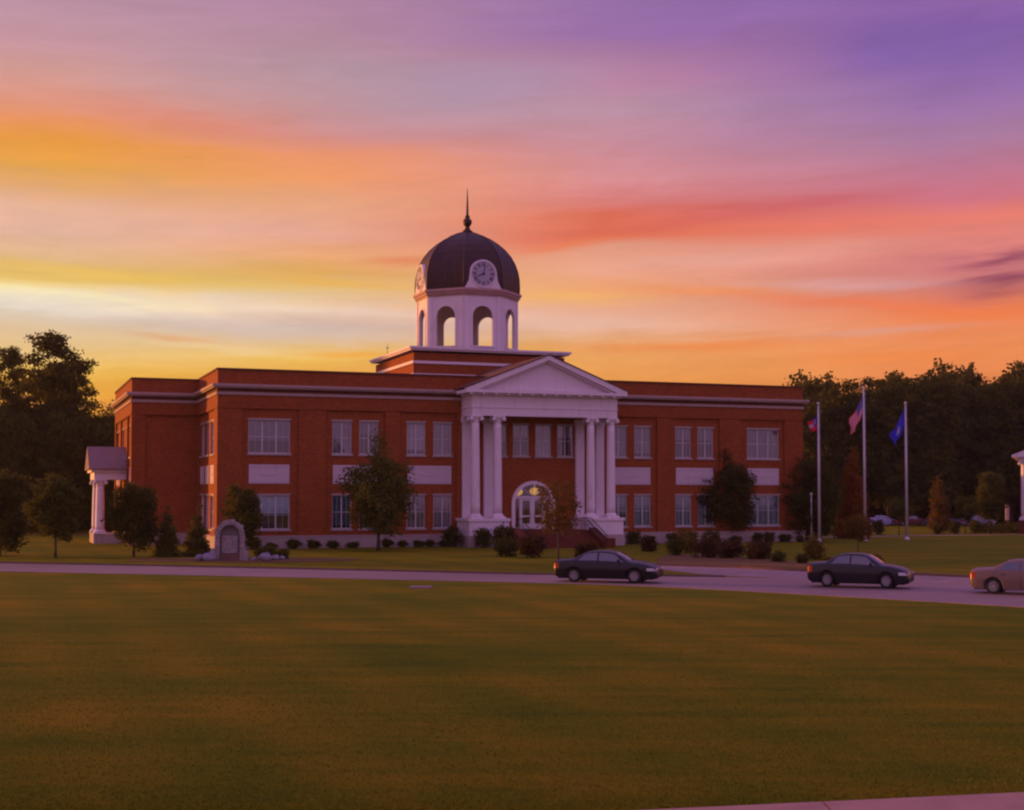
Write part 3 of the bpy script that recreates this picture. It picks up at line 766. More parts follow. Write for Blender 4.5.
for sx, x0 in ((1, xe), (-1, xr)):
    rk.extr([(x0, 12.352), (x0, 12.47), (PC, AP), (PC, AP - 0.36), (x0 + sx * 0.9, 12.352)][::1], 'y', CT - 1.05, CT - 0.452)
    rk.extr([(x0 + sx * 0.95, 12.36), (PC, AP - 0.362), (PC, AP - 0.52), (x0 + sx * 1.35, 12.36)], 'y', CT - 0.8, CT - 0.4525)
rk.build('raking_cornice', WHITE, pd)
sl = (AP - 12.47) / (PC - xe)
rr = MB()
for sx, x0 in ((1, xe), (-1, xr)):
    rr.extr([(x0 - sx * 0.03, 12.472), (x0 - sx * 0.03, 12.56), (PC, AP + 0.09), (PC, AP + 0.002)], 'y', CT - 1.1, 9.5)
rr.build('portico_roof', SHINGLE, CH)
bk = MB(); bk.extr([(eL, 12.48), (eR, 12.48), (PC, 14.9)], 'y', CT - 0.09, 0.5); bk.build('gable', BRICK, CH)
cl = MB(); cl.box(eL + 0.81, eR - 0.81, CT + 0.43, 0.09, 10.7, 10.8); cl.build('portico_ceiling', WHITE, CH)

# ---------------- entrance steps, landing, railings
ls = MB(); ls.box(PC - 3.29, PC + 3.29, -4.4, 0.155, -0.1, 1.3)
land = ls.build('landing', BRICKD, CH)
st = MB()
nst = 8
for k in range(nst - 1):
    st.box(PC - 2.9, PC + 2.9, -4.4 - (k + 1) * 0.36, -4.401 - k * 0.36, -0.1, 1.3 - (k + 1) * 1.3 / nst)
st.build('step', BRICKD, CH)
for a, b in ((PC - 3.6, PC - 2.92), (PC + 2.92, PC + 3.6)):
    ck = MB()
    ck.extr([(-7.3, -0.1), (-7.3, 0.45), (-4.41, 1.5), (-4.41, -0.1)], 'x', a, b)
    ck.box(a, b, -8.0, -7.301, -0.1, 0.75)
    ck.build('cheek_wall', BRICKD, CH)
for a in (PC - 2.75, PC + 2.75, PC + 3.2):
    r = MB(); a0 = (a, -7.4, 0.95); a1 = (a, -4.3, 2.25); a2 = (a, -3.1, 2.25)
    r.tube([a0, a1, a2], [0.03] * 3, 6); r.tube([(a, -7.4, .5), (a, -4.3, 1.75), (a, -3.1, 1.75)], [0.018] * 3, 6)
    for t in np.linspace(0, 1, 16):
        y = -7.4 + 4.3 * t; zt_ = 0.95 + min(1, (y + 7.4) / 3.1) * 1.3
        r.tube([(a, y, max(0.0, zt_ - 0.95)), (a, y, zt_)], [0.012, 0.012], 4)
    r.build('railing', BLACKM, CH)

# ---------------- arched entrance
ar = MB(); k = 28
def archring(mb, r0, r1, y0, y1, zb, cx=CX, cz=3.35, n=28):
    vi = []
    P = [(cx + r1, zb)] + [(cx + r1 * cos(pi * i / n), cz + r1 * sin(pi * i / n)) for i in range(n + 1)] + [(cx - r1, zb)]
    Q = [(cx + r0, zb)] + [(cx + r0 * cos(pi * i / n), cz + r0 * sin(pi * i / n)) for i in range(n + 1)] + [(cx - r0, zb)]
    m = len(P); vs = [(a, y0, b) for a, b in P] + [(a, y0, b) for a, b in Q] + [(a, y1, b) for a, b in Q] + [(a, y1, b) for a, b in P]
    fs = []
    for i in range(m - 1):
        for c in range(4):
            d = (c + 1) % 4; fs.append((c * m + i, c * m + i + 1, d * m + i + 1, d * m + i))
    for i in (0, m - 1): fs.append((i, m + i, 2 * m + i, 3 * m + i))
    mb.add(vs, fs)
archring(ar, 1.60, 1.88, -0.02, 0.30, 1.3)
ent = ar.build('door_surround', WHITE, CH)
df = MB(); yd0, yd1 = 0.27, 0.36
df.box(CX - 1.6, CX + 1.6, yd0 - .04, yd1, 3.78, 4.0)
for x in (-1.56, -1.06, 0.0, 1.06, 1.56):
    df.box(CX + x - 0.07, CX + x + 0.07, yd0, yd1, 1.3, 3.778)
df.box(CX - 1.6, CX + 1.6, yd0, yd1 - .01, 1.301, 1.42)
for ang in (45, 90, 135):
    df.bar((CX + 0.35 * cos(radians(ang)), 0.31, 4.0 + 0.2 * sin(radians(ang))), (CX + 1.25 * cos(radians(ang)), 0.31, 3.85 + 1.1 * sin(radians(ang))), 0.05)
df.build('door_frame', DOORW, ent)
for sx in (-1, 1):
    d = MB(); x0, x1 = (CX - 0.985, CX - 0.075) if sx < 0 else (CX + 0.075, CX + 0.985)
    d.box(x0, x0 + .13, .29, .34, 1.43, 3.77); d.box(x1 - .13, x1, .29, .34, 1.43, 3.77)
    d.box(x0 + .13, x1 - .13, .29, .34, 1.43, 1.75); d.box(x0 + .13, x1 - .13, .29, .34, 2.3, 2.42); d.box(x0 + .13, x1 - .13, .29, .34, 3.62, 3.77)
    do = d.build('door', DOORW, CH)
    h_ = MB(); h_.tube([(CX + sx * 0.16, 0.22, 2.2), (CX + sx * 0.16, 0.22, 2.6)], [0.02, 0.02], 6); h_.build('handle', BRASS, do)
gp = MB(); gp.add([(CX - 1.6, .315, 1.32), (CX + 1.6, .315, 1.32), (CX + 1.6, .315, 3.35)] + [(CX + 1.6 * cos(pi * i / 20), .315, 3.35 + 1.6 * sin(pi * i / 20)) for i in range(1, 20)] + [(CX - 1.6, .315, 3.35)], [tuple(range(23))])
gp.build('pane', GLASS, ent)
hall = MB(); hall.box(CX - 3.2, CX + 3.2, 0.45, 6.5, 1.3, 5.4); hall.f = [q for i, q in enumerate(hall.f) if i != 2]; hall.sm = hall.sm[:5]
hl = hall.build('entrance_hall', CREAM, CH)
for x, y, z in ((-0.95, 1.1, 4.35), (0.55, 1.2, 4.4)):
    lm = MB(); lm.lathe([(0.02, z - 0.34), (0.3, z - 0.22), (0.42, z), (0.3, z + 0.2), (0.02, z + 0.3)], CX + x, y, 16); lm.tube([(CX + x, y, z + .28), (CX + x, y, 5.4)], [.02, .02], 6)
    lm.build('lamp_globe', LAMP, hl)

# ---------------- attic block below the tower
T0 = 16.5; AX = 25.38
ATT = [(AX - 7.1, T0 - 6.5), (AX + 7.1, T0 - 6.5), (AX + 7.1, T0 + 6.3), (AX - 7.1, T0 + 6.3)]
m = MB(); band(m, ATT, 12.6, 16.5, 0.0, -0.4); m.build('attic_wall', BRICK, CH)
m = MB(); band(m, ATT, 14.44, 14.68, 0.10, -0.1); band(m, ATT, 15.55, 15.78, 0.10, -0.1); m.build('string_course', WHITE, CH)
m = MB(); band(m, ATT, 16.68, 16.82, 0.36, -0.3); band(m, ATT, 16.822, 17.0, 0.5, -0.6)
m.build('attic_cornice', WHITE, CH)
m = MB(); m.add([(x, y, 16.9) for x, y in ATT], [(0, 1, 2, 3)]); m.build('attic_roof', ROOFD, CH)
m = MB(); m.tube([(AX - 7.0, T0 + 2.5, 17.0), (AX - 7.0, T0 + 2.5, 18.1)], [0.03, 0.02], 6); m.box(AX - 7.15, AX - 6.85, T0 + 2.48, T0 + 2.52, 17.75, 17.8); m.build('lightning_rod', BLACKM, CH)

# ---------------- octagonal lantern
OR = 4.72; AP8 = OR * cos(pi / 8); SD = 2 * OR * sin(pi / 8)
ZB, ZC = 16.95, 22.15
AW = 0.96; ASZ0 = 17.55; ASP = 20.22          # half width, sill, spring of the arches
lw = MB(); wthk = 0.2
def oct_face(mb, i):
    """face i: local frame, x along the face, y inward; returns a matrix"""
    a = -pi / 2 + i * pi / 4
    return Matrix.Translation((AX, T0, 0)) @ Matrix.Rotation(a + pi / 2, 4, 'Z') @ Matrix.Translation((0, -AP8, 0))
lantern = None
trimL = MB()
for i in range(8):
    f = MB(); hs = SD / 2; ht = hs - wthk * math.tan(pi / 8)
    ni = 18
    for (yy, hh) in ((0.0, hs), (wthk, ht)):
        f.add([(-hh, yy, ZB), (-AW, yy, ZB), (-AW, yy, ZC), (-hh, yy, ZC)], [(0, 1, 2, 3)])
        f.add([(AW, yy, ZB), (hh, yy, ZB), (hh, yy, ZC), (AW, yy, ZC)], [(0, 1, 2, 3)])
        f.add([(-AW, yy, ZB), (AW, yy, ZB), (AW, yy, ASZ0), (-AW, yy, ASZ0)], [(0, 1, 2, 3)])
        for k in range(ni):
            t0, t1 = pi * k / ni, pi * (k + 1) / ni
            f.add([(AW * cos(t0), yy, ASP + AW * sin(t0)), (AW * cos(t1), yy, ASP + AW * sin(t1)), (AW * cos(t1), yy, ZC), (AW * cos(t0), yy, ZC)], [(0, 1, 2, 3)])
    P = [(AW, ASZ0), (AW, ASP)] + [(AW * cos(pi * k / ni), ASP + AW * sin(pi * k / ni)) for k in range(1, ni)] + [(-AW, ASP), (-AW, ASZ0)]
    for (a, b), (c, d) in zip(P, P[1:] + P[:1]):
        f.add([(a, 0, b), (c, 0, d), (c, wthk, d), (a, wthk, b)], [(0, 1, 2, 3)])
    M = oct_face(None, i); f.xf(M); lw.add(f.v, f.f)
    t = MB(); archring(t, AW, AW + 0.16, -0.06, -0.002, ASZ0, 0.0, ASP, 16)
    t.box(-AW - 0.2, AW + 0.2, -0.12, 0.1, ASZ0 - 0.13, ASZ0 - 0.002)
    for sx in (-1, 1):
        t.box(sx * (hs - 0.25) - 0.15, sx * (hs - 0.25) + 0.15, -0.07, -0.002, ZB + 0.3, ZC - 0.12)
    t.xf(M); trimL.add(t.v, t.f)
lantern = lw.build('lantern', WHITE, CH)
trimL.build('arch_trim', WHITE, lantern)
def octp(r): return [(AX + r * cos(pi / 8 + k * pi / 4), T0 + r * sin(pi / 8 + k * pi / 4)) for k in range(8)]
m = MB(); band(m, octp(OR), ZB, ZB + 0.3, 0.12, -0.1); m.build('lantern_base', WHITE, lantern)
m = MB(); band(m, octp(OR), 22.1, 22.28, 0.10, -4.0); band(m, octp(OR), 22.282, 22.5, 0.22, -4.0); band(m, octp(OR), 22.502, 22.74, 0.34, -4.0); m.build('lantern_cornice', plain('rose_brown_trim', (0.44, 0.27, 0.24), 0.7), CH)
m = MB(); m.add([(x, y, 22.09) for x, y in octp(OR - 0.1)], [tuple(range(8))]); m.build('lantern_ceiling', CREAM, lantern)
m = MB(); m.lathe([(0.3, 17.0), (0.3, 22.08)], AX, T0, 12); m.build('stair_core', STONE, lantern)
# ---------------- dome
prof = [(4.86, 22.742), (4.88, 23.4), (4.84, 24.2), (4.70, 24.9), (4.45, 25.6), (4.05, 26.3), (3.50, 26.95), (2.85, 27.5), (2.1, 27.98), (1.35, 28.33), (0.7, 28.55), (0.4, 28.65)]
m = MB(); m.lathe(prof, AX, T0, 8, phase=pi / 8, smooth=False); dome = m.build('dome', DOME, CH)
m = MB()
for k in range(8):
    t = pi / 8 + k * pi / 4; m.tube([(AX + (r + .02) * cos(t), T0 + (r + .02) * sin(t), z) for r, z in prof], [0.04] * len(prof), 6)
m.build('rib', DOME, dome)
m = MB()
for k in range(8):         # standing seams on each facet
    t0 = pi / 8 + k * pi / 4; t1 = t0 + pi / 4
    for s_ in (0.25, 0.5, 0.75):
        pts = [(AX + r * (cos(t0) * (1 - s_) + cos(t1) * s_), T0 + r * (sin(t0) * (1 - s_) + sin(t1) * s_), z) for r, z in prof[:-2]]
        m.tube(pts, [0.014] * len(pts), 4)
m.build('seam', DOME, dome)
m = MB(); m.lathe([(0.46, 28.6), (0.5, 28.75), (0.28, 28.9), (0.2, 29.15), (0.32, 29.3), (0.44, 29.55), (0.40, 29.8), (0.2, 29.98), (0.26, 30.1), (0.12, 30.3), (0.085, 31.4), (0.02, 32.8)], AX, T0, 16)
m.build('finial', DOME, CH)

# ---------------- four clock dormers
CLK = plain('clock_dial', (0.40, 0.36, 0.46), 0.5, var=0.08)
INK = plain('clock_numeral_black', (0.03, 0.02, 0.04), 0.5)
def roman(mb, txt, R, ang, h=0.27):
    """strokes of one numeral, upright towards the rim, in the plane x,z at y=-.03"""
    wd = {'I': 0.075, 'V': 0.15, 'X': 0.15}
    tot = sum(wd[c] for c in txt); x = -tot / 2; segs = []
    for c in txt:
        w_ = wd[c]; l, r_, cx_ = x + 0.02, x + w_ - 0.02, x + w_ / 2
        if c == 'I': segs.append(((cx_, 0), (cx_, h)))
        elif c == 'V': segs += [((l, h), (cx_, 0)), ((cx_, 0), (r_, h))]
        else: segs += [((l, 0), (r_, h)), ((l, h), (r_, 0))]
        x += w_
    ca, sa = cos(ang), sin(ang)
    for (a, b), (c, d) in segs:
        def q(u_, v_): v_ = v_ + R - h / 2; return (u_ * ca + v_ * sa, -0.035, -u_ * sa + v_ * ca)
        mb.bar(q(a, b), q(c, d), 0.035, 0.012, up=(0, 1, 0))
NUM = ['XII', 'I', 'II', 'III', 'IIII', 'V', 'VI', 'VII', 'VIII', 'IX', 'X', 'XI']
CZ = 24.05
for i in (0, 2, 4, 6):
    Mx = Matrix.Translation((AX, T0, 0)) @ Matrix.Rotation(i * pi / 4, 4, 'Z') @ Matrix.Translation((0, -AP8 - 0.2, 0))
    d = MB(); R_ = 1.30
    P = [(-1.78, 22.745), (-1.60, 23.0), (-1.38, 23.45), (-R_, CZ)] + [(-R_ * cos(pi * k / 16), CZ + R_ * sin(pi * k / 16)) for k in range(1, 16)] + [(R_, CZ), (1.38, 23.45), (1.60, 23.0), (1.78, 22.745)]
    d.extr(P, 'y', 0.0, 1.3); dm = d.xf(Mx).build('clock', WHITE, CH)
    r_ = MB()
    ringp = lambda a, b, y0, y1, n=36: None
    vs, fs = [], []; n = 40
    for k in range(n):
        t = 2 * pi * k / n
        for rad, yy in ((1.0, 0.0), (1.0, -0.07), (1.09, -0.07), (1.09, 0.0)): vs.append((rad * cos(t), yy, rad * sin(t)))
    for k in range(n):
        for c in range(4): fs.append((k * 4 + c, ((k + 1) % n) * 4 + c, ((k + 1) % n) * 4 + (c + 1) % 4, k * 4 + (c + 1) % 4))
    Mc = Mx @ Matrix.Translation((0, 0, CZ)) @ Matrix.Diagonal((1.13, 1, 1.13, 1))
    r_.add(vs, fs); r_.xf(Mc).build('clock_rim', WHITE, dm)
    fc = MB(); fc.add([(0.999 * cos(2 * pi * k / n), -0.025, 0.999 * sin(2 * pi * k / n)) for k in range(n)], [tuple(range(n))]); fc.xf(Mc).build('dial', CLK, dm)
    for k, tx in enumerate(NUM):
        nm_ = MB(); roman(nm_, tx, 0.76, 2 * pi * k / 12, 0.30); nm_.xf(Mc).build('numeral', INK, dm)
    hd = MB()
    for ang, ln, wd in ((radians(12), 0.72, 0.05), (radians(246), 0.48, 0.075)):
        hd.bar((-0.12 * sin(ang), -0.055, -0.12 * cos(ang)), (ln * sin(ang), -0.055, ln * cos(ang)), wd, 0.012, up=(0, 1, 0))
    hd.tube([(0, -0.07, 0), (0, -0.04, 0)], [0.10, 0.10], 14)
    hd.xf(Mc).build('clock_hand', INK, dm)

# ---------------- side porch on the left wing
px0, px1, py0, py1 = -7.95, -5.1, 15.9, 21.4
m = MB(); m.box(px0 + .1, px1, py0 + .1, py1, -0.1, 0.8); m.build('porch_floor', STONE, CH)
for y in (py0 + 0.55, py1 - 0.55): column(px0 + 0.62, y, 0.8, 5.4, 0.38, CH, 'porch_column')
m = MB(); m.box(px0 + 0.1, px1 + .05, py0 + 0.15, py1 - 0.15, 5.402, 6.0); m.box(px0 - 0.15, px1 + .05, py0 - 0.1, py1 + 0.1, 6.002, 6.22); m.build('porch_beam', WHITE, CH)
m = MB(); pm = (py0 + py1) / 2
m.extr([(py0 - 0.35, 6.222), (py0 - 0.35, 6.33), (pm, 8.25), (py1 + 0.35, 6.33), (py1 + 0.35, 6.222)], 'x', px0 - 0.35, px1 + .05); m.build('porch_roof', SHINGLE2, CH)
m = MB(); m.box(-5.35, -5.12, pm - 0.6, pm + 0.6, 0.97, 3.2); m.build('side_door', DOORW, CH)

# ================================================================== BUILDING AT THE RIGHT EDGE
def edge_building():
    r = empty('brick_building', (53.3, 146.0, 0.75), radians(-22))
    tag(r, 'brick building with a white columned porch cut off by the right edge', 'building')
    m = MB(); m.box(3.0, 24, 2.5, 16, -1, 7.0); m.build('wall', BRICK, r)
    m = MB(); m.extr([(0.2, 7.62), (6.0, 11.4), (19, 11.4), (25, 7.62)], 'y', 0.6, 16.6); m.build('roof', SHINGLE, r)
    m = MB(); m.box(0.55, 24.5, -0.6, 16.3, 7.0, 7.35); m.box(0.0, 25, -1.0, 16.8, 7.352, 7.6); m.build('entablature', WHITE, r)
    m = MB(); m.extr([(0.0, 7.602), (12.5, 7.602), (6.25, 9.9)], 'y', -1.0, 0.59); m.build('gable', WHITE, r)
    m = MB(); m.box(0.6, 13, -1.1, 2.49, -1.0, 0.7); m.build('porch_floor', BRICKD, r)
    for x in (1.25, 4.3, 8.2, 11.0): column(x, -0.1, 0.7, 6.998, 0.42, r)
    for x in (6.2, 14.5, 18.5):
        f = MB(); f.box(x - .7, x + .7, 2.42, 2.499, 2.6, 5.0); fo = f.build('window', FRAME, r)
        p = MB(); p.box(x - .6, x + .6, 2.40, 2.419, 2.7, 4.9); p.build('pane', CARGLASS, fo)
edge_building()

# ================================================================== TREES
def trunk_mb(h, r, lean=0.0, limbs=6, spread=2.0, base=0.35, top=0.9):
    m = MB(); ps = []
    for i in range(7):
        t = i / 6; ps.append((lean * t + random.uniform(-.05, .05) * h * .15 * t, random.uniform(-.05, .05) * h * .15 * t, h * t * top))
    m.tube([(ps[0][0], ps[0][1], -0.1)] + ps[1:], [r * 1.25] + [r * (1 - 0.8 * i / 6) for i in range(1, 7)], 8)
    for k in range(limbs):
        t = base + (top - base) * (k + 0.5) / limbs * 0.9; i = min(5, int(t / top * 6)); p = Vector(ps[i]); a = k * 2.4 + random.random()
        L = spread * random.uniform(0.6, 1.0) * (1.1 - t * 0.6)
        q = p + Vector((cos(a) * L, sin(a) * L, L * random.uniform(0.5, 0.9))); mid = (p + q) / 2 + Vector((0, 0, -0.08 * L))
        m.tube([p, mid, q], [r * 0.42, r * 0.28, r * 0.08], 6)
    return m
def tree(name, loc, lobes, leafmat_, nclump, per, leaf, spread, h, r, label, cat, group=None, hollow=0.3, limbs=7, sc=1.0, rz=0.0, lspread=None):
    root = empty(name, loc, rz, sc); tag(root, label, cat, group)
    trunk_mb(h, r, limbs=limbs, spread=lspread or h * 0.28).build('trunk', BARK, root)
    P, T = clumps(lobes, nclump, per, spread, hollow)
    leaves_mesh('crown', leafmat_, P, leaf, T, parent=root)
    return root
def lobes_round(h, w, base, n=9, seed=0, jit=0.35):
    rs = random.Random(seed); out = []; hc = (h + base) / 2; hh = (h - base) / 2; n = int(n * 1.5)
    out.append((0, 0, hc, w * 0.40, w * 0.40, hh * 0.82))
    for k in range(n):
        a = k * 2.4 + rs.random(); t = -0.9 + 1.75 * (k + 0.5) / n; rad = w / 2 * sqrt(max(0.03, 1 - t * t)) * rs.uniform(0.6, 0.85)
        s = w * rs.uniform(0.14, 0.23); out.append((cos(a) * rad, sin(a) * rad, hc + t * hh * 0.88, s, s, s * rs.uniform(0.7, 1.0)))
    return out
def lobes_cone(h, w, base, n=7):
    out = []
    for k in range(n):
        t = k / (n - 1); s = w / 2 * (1 - t) ** 0.8 + 0.12; out.append((random.uniform(-.06, .06) * w, random.uniform(-.06, .06) * w, base + (h - base) * t * 0.94 + 0.1, s, s, (h - base) / n * 0.85))
    return out
def copy_thing(src, loc, rz, sc, label=None, group=None, cat=None):
    c = src.copy(); scene.collection.objects.link(c); c.location = loc; c.rotation_euler = (0, 0, rz); c.scale = sc if isinstance(sc, tuple) else (sc,) * 3
    if label: c['label'] = label
    if group: c['group'] = group
    for ch in list(src.children):
        d = ch.copy(); scene.collection.objects.link(d); d.parent = c
        for gch in list(ch.children):
            e = gch.copy(); scene.collection.objects.link(e); e.parent = d
    return c

# trees standing close to the building
tree('broadleaf_tree', (-9.75, 100.2, 0), lobes_cone(9.3, 3.0, 2.9, 7) + lobes_round(7.0, 5.0, 1.1, 14, 3), LEAFG, 900, 15, 0.11, 0.26, 9.0, 0.13,
     'slender green tree with a pointed airy top in front of the left windows', 'tree', hollow=0.05)
tree('broadleaf_tree', (18.45, 118.4, 0), lobes_round(7.1, 5.2, 0.9, 16, 5) + lobes_cone(9.6, 2.2, 4.5, 6), LEAF, 1000, 15, 0.12, 0.24, 8.6, 0.14,
     'dense dark green tree in front of the brick wall right of the portico', 'tree', hollow=0.05)
tree('ornamental_tree', (2.75, 81.5, 0), lobes_round(5.2, 2.6, 1.4, 12, 8), LEAFM, 230, 12, 0.08, 0.2, 5.0, 0.07,
     'thin olive and rust tree with sparse leaves in front of the arched door', 'tree', hollow=0.0)
tree('broadleaf_tree', (-29.4, 88.4, 0), lobes_round(5.5, 3.1, 1.3, 14, 11), LEAFG, 700, 14, 0.10, 0.2, 5.0, 0.09,
     'round young green tree on a bare trunk left of the side porch', 'tree', hollow=0.05)
tree('broadleaf_tree', (-34.2, 91.6, 0), lobes_round(6.0, 3.6, 0.2, 16, 12), LEAF, 900, 14, 0.11, 0.22, 5.2, 0.1,
     'broad very dark tree with foliage to the ground at the left edge', 'tree', hollow=0.05)
tree('broadleaf_tree', (-24.8, 90.0, 0), lobes_round(5.2, 3.0, 0.4, 14, 13), LEAF, 760, 14, 0.10, 0.2, 5.0, 0.09,
     'bushy dark green tree at the corner of the recessed left wing', 'tree', hollow=0.05)
tree('evergreen_shrub', (-22.7, 90.2, 0), lobes_cone(3.1, 1.6, 0.1, 5), LEAF, 380, 12, 0.08, 0.12, 2.4, 0.05,
     'upright dark shrub standing nearest the bushy tree at the left wing', 'shrub', hollow=0.05)
tree('evergreen_shrub', (-20.9, 91.2, 0), lobes_cone(3.0, 1.8, 0.1, 5), LEAF, 420, 12, 0.08, 0.12, 2.4, 0.05,
     'upright dark shrub between the left wing and the stone arch', 'shrub', hollow=0.05)
tree('broadleaf_tree', (-19.35, 98.5, 0), lobes_round(4.9, 2.7, 0.6, 12, 14), LEAF, 560, 14, 0.10, 0.2, 4.2, 0.08,
     'compact dark green tree behind the stone arch at the building corner', 'tree', hollow=0.05)
tree('broadleaf_tree', (26.2, 122.0, 0), lobes_round(7.4, 6.2, 0.2, 18, 15), LEAF, 1400, 14, 0.12, 0.26, 7.0, 0.13,
     'wide dark tree between the right end wall and the shortest flagpole', 'tree', hollow=0.05)
tree('autumn_tree', (32.2, 129.5, 0), lobes_cone(8.8, 3.2, 0.6, 8), LEAFO, 800, 14, 0.11, 0.2, 8.0, 0.10,
     'tall narrow tree with orange autumn leaves behind the middle flagpole', 'tree', hollow=0.05)
tree('young_tree', (24.7, 98.0, 0), lobes_round(2.7, 2.1, 0.9, 8, 17), LEAFM, 300, 12, 0.07, 0.15, 2.3, 0.04,
     'small rust brown tree on the lawn behind the second dark car', 'tree', hollow=0.05)
tree('young_tree', (39.5, 140, 0), lobes_round(4.0, 2.2, 1.2, 8, 18), LEAFG, 260, 12, 0.10, 0.18, 3.4, 0.05,
     'young green tree between the middle and right flagpoles', 'tree', hollow=0.05)
tree('conical_tree', (45.5, 146, 0), lobes_cone(6.4, 2.4, 0.8, 7), LEAFM, 460, 12, 0.10, 0.18, 5.6, 0.06,
     'narrow pointed rusty tree right of the blue flag', 'tree', hollow=0.05)
tree('young_tree', (47.9, 145, 0), lobes_round(4.3, 2.3, 1.2, 8, 19), LEAFG, 260, 12, 0.10, 0.18, 3.6, 0.05,
     'small round tree right of the pointed rusty tree', 'tree', hollow=0.05)
tree('broadleaf_tree', (50.9, 146, 0), lobes_round(7.0, 3.2, 1.2, 12, 20), LEAF, 520, 12, 0.12, 0.22, 6.4, 0.08,
     'taller slim dark tree just left of the white sign', 'tree', hollow=0.05)
# shrubs by the plinth
shrub0 = None
def shrub(x, y, s, label, group, mat=LEAF, hz=1.0, name='round_shrub', seed=0):
    root = empty(name, (x, y, 0)); tag(root, label, 'shrub', group)
    P, T = clumps(lobes_round(1.0 * hz, 1.15, 0.0, 8, seed) + [(0, 0, .45 * hz, .42, .42, .40 * hz), (.25, .1, .75 * hz, .2, .2, .2)], 130, 12, 0.10, 0.1)
    leaves_mesh('foliage', mat, P, 0.065, T, parent=root)
    m = MB(); m.tube([(0, 0, -0.05), (0, 0, 0.6 * hz)], [0.03, 0.015], 6); m.build('stem', BARK, root)
    root.scale = (s, s, s); return root
def bpt(s, t): p = Vector(P0) + U * s + V_ * t; return p.x, p.y
s0 = shrub(*bpt(2.6, -1.1), 1.0, 'small dark clipped shrub in the row along the left half of the plinth', 'shrubs along the left half of the plinth', seed=1)
for i, s in enumerate([3.9, 5.6, 7.1, 8.6, 10.2, 12.9, 14.1, 15.4, 16.3, 17.4]):
    x, y = bpt(s, -1.1 - 0.3 * random.random()); copy_thing(s0, (x, y, 0), random.random() * 6, (random.uniform(.65, 1.15), random.uniform(.7, 1.0), random.uniform(.5, .8)))
s1 = shrub(*bpt(34.0, -1.2), 1.1, 'small dark clipped shrub in the row along the right half of the plinth', 'shrubs along the right half of the plinth', seed=2)
for i, s in enumerate([35.3, 37.6, 39.0, 41.4, 43.6, 45.6, 46.8, 48.4, 49.8]):
    x, y = bpt(s, -1.2 - 0.3 * random.random()); copy_thing(s1, (x, y, 0), random.random() * 6, (random.uniform(.7, 1.3), random.uniform(.7, 1.0), random.uniform(.55, 0.95)))
for (s, t, sc_, lb) in [(17.9, -2.0, 1.45, 'leftmost of three upright dark shrubs at the left column pedestal'), (19.7, -4.1, 1.35, 'middle of three upright dark shrubs at the left column pedestal'), (21.5, -4.2, 1.5, 'rightmost of three upright dark shrubs at the left column pedestal')]:
    x, y = bpt(s, t); shrub(x, y, sc_ * 0.95, lb, 'upright shrubs at the left pedestal', hz=1.25, name='upright_shrub', seed=int(s))
# bed in front of the right half
for (x, y, sc_, mt, hz, lb) in [
    (12.3, 96.0, 1.75, LEAFY, 1.2, 'yellow green bush beside the right column pedestal'),
    (9.8, 98.6, 1.5, LEAFR, 1.0, 'rusty low bush at the foot of the right cheek wall'),
    (14.4, 99.5, 1.6, LEAF, 1.2, 'dark upright bush right of the right column pedestal'),
    (11.0, 92.3, 1.5, LEAF, 1.0, 'dark green bush behind the first car bonnet'),
    (12.6, 88.8, 1.9, LEAFR, 0.8, 'dark reddish bush, left end of the big planting bed'),
    (14.0, 88.0, 1.9, LEAFR, 0.75, 'largest dark reddish bush in the planting bed'),
    (15.6, 86.6, 1.8, LEAFR, 0.75, 'dark reddish bush, right end of the big planting bed'),
    (16.2, 83.5, 1.0, LEAF, 0.8, 'small dark bush in the bed nearest the reddish bushes'),
    (17.2, 81.5, 0.85, LEAF, 0.8, 'small low dark bush just left of the yellow shrub'),
    (19.0, 86.5, 1.45, LEAFY, 1.15, 'lone yellow green shrub on the grass right of the planting bed'),
    (18.2, 79.0, 0.8, LEAF, 0.8, 'tiny dark bush near the kerb below the yellow shrub'),
    (19.5, 78.0, 0.75, LEAF, 0.9, 'tiny dark bush near the kerb, second from the right'),
    (20.7, 78.2, 0.9, LEAF, 1.0, 'tiny upright dark bush near the kerb, farthest right'),
    (1.3, 88.6, 2.0, LEAFR, 0.95, 'dark reddish bush left of the thin tree by the steps'),
    (4.9, 89.5, 1.7, LEAFR, 0.7, 'dark reddish bush right of the thin tree, partly behind the first car roof'),
    (-0.4, 91.0, 1.9, LEAF, 0.8, 'low dark bush at the left foot of the steps')]:
    shrub(x, y, sc_ * .8, lb, None, mt, hz, 'bush', int(x * 7))
# low hedge and small bushes on the far side of the right lawn
def hedge(x0, y0, x1, y1, h, w, label, n):
    root = empty('hedge', (x0, y0, 0), atan2(y1 - y0, x1 - x0)); L = math.hypot(x1 - x0, y1 - y0); tag(root, label, 'hedge')
    P = np.stack([RNG.uniform(0, L, n), RNG.uniform(-w / 2, w / 2, n), RNG.uniform(0.03, 1, n) * h * (0.8 + 0.2 * np.sin(RNG.uniform(0, 6, n)))], 1)
    leaves_mesh('foliage', LEAF, P, 0.10, RNG.uniform(0, 1, n), parent=root)
    m = MB()
    for k in range(int(L)): m.tube([(k + .5, 0, -.05), (k + .5, 0, h * .7)], [.03, .015], 5)
    m.build('stem', BARK, root)
hedge(50.0, 148.5, 66, 151, 1.15, 1.2, 'low dark hedge below the white sign at the right edge', 5000)
b0 = shrub(36.2, 139.5, 0.9, 'tiny dark bush in the row on the far side of the right lawn', 'tiny bushes beyond the right lawn', hz=1.3, seed=5)
for x, y in ((33.6, 139), (37.6, 141), (44.2, 142.5), (46.4, 144.0), (49.5, 146.5), (31.5, 137.5)):
    copy_thing(b0, (x, y, 0), random.random() * 6, random.uniform(0.8, 1.3))
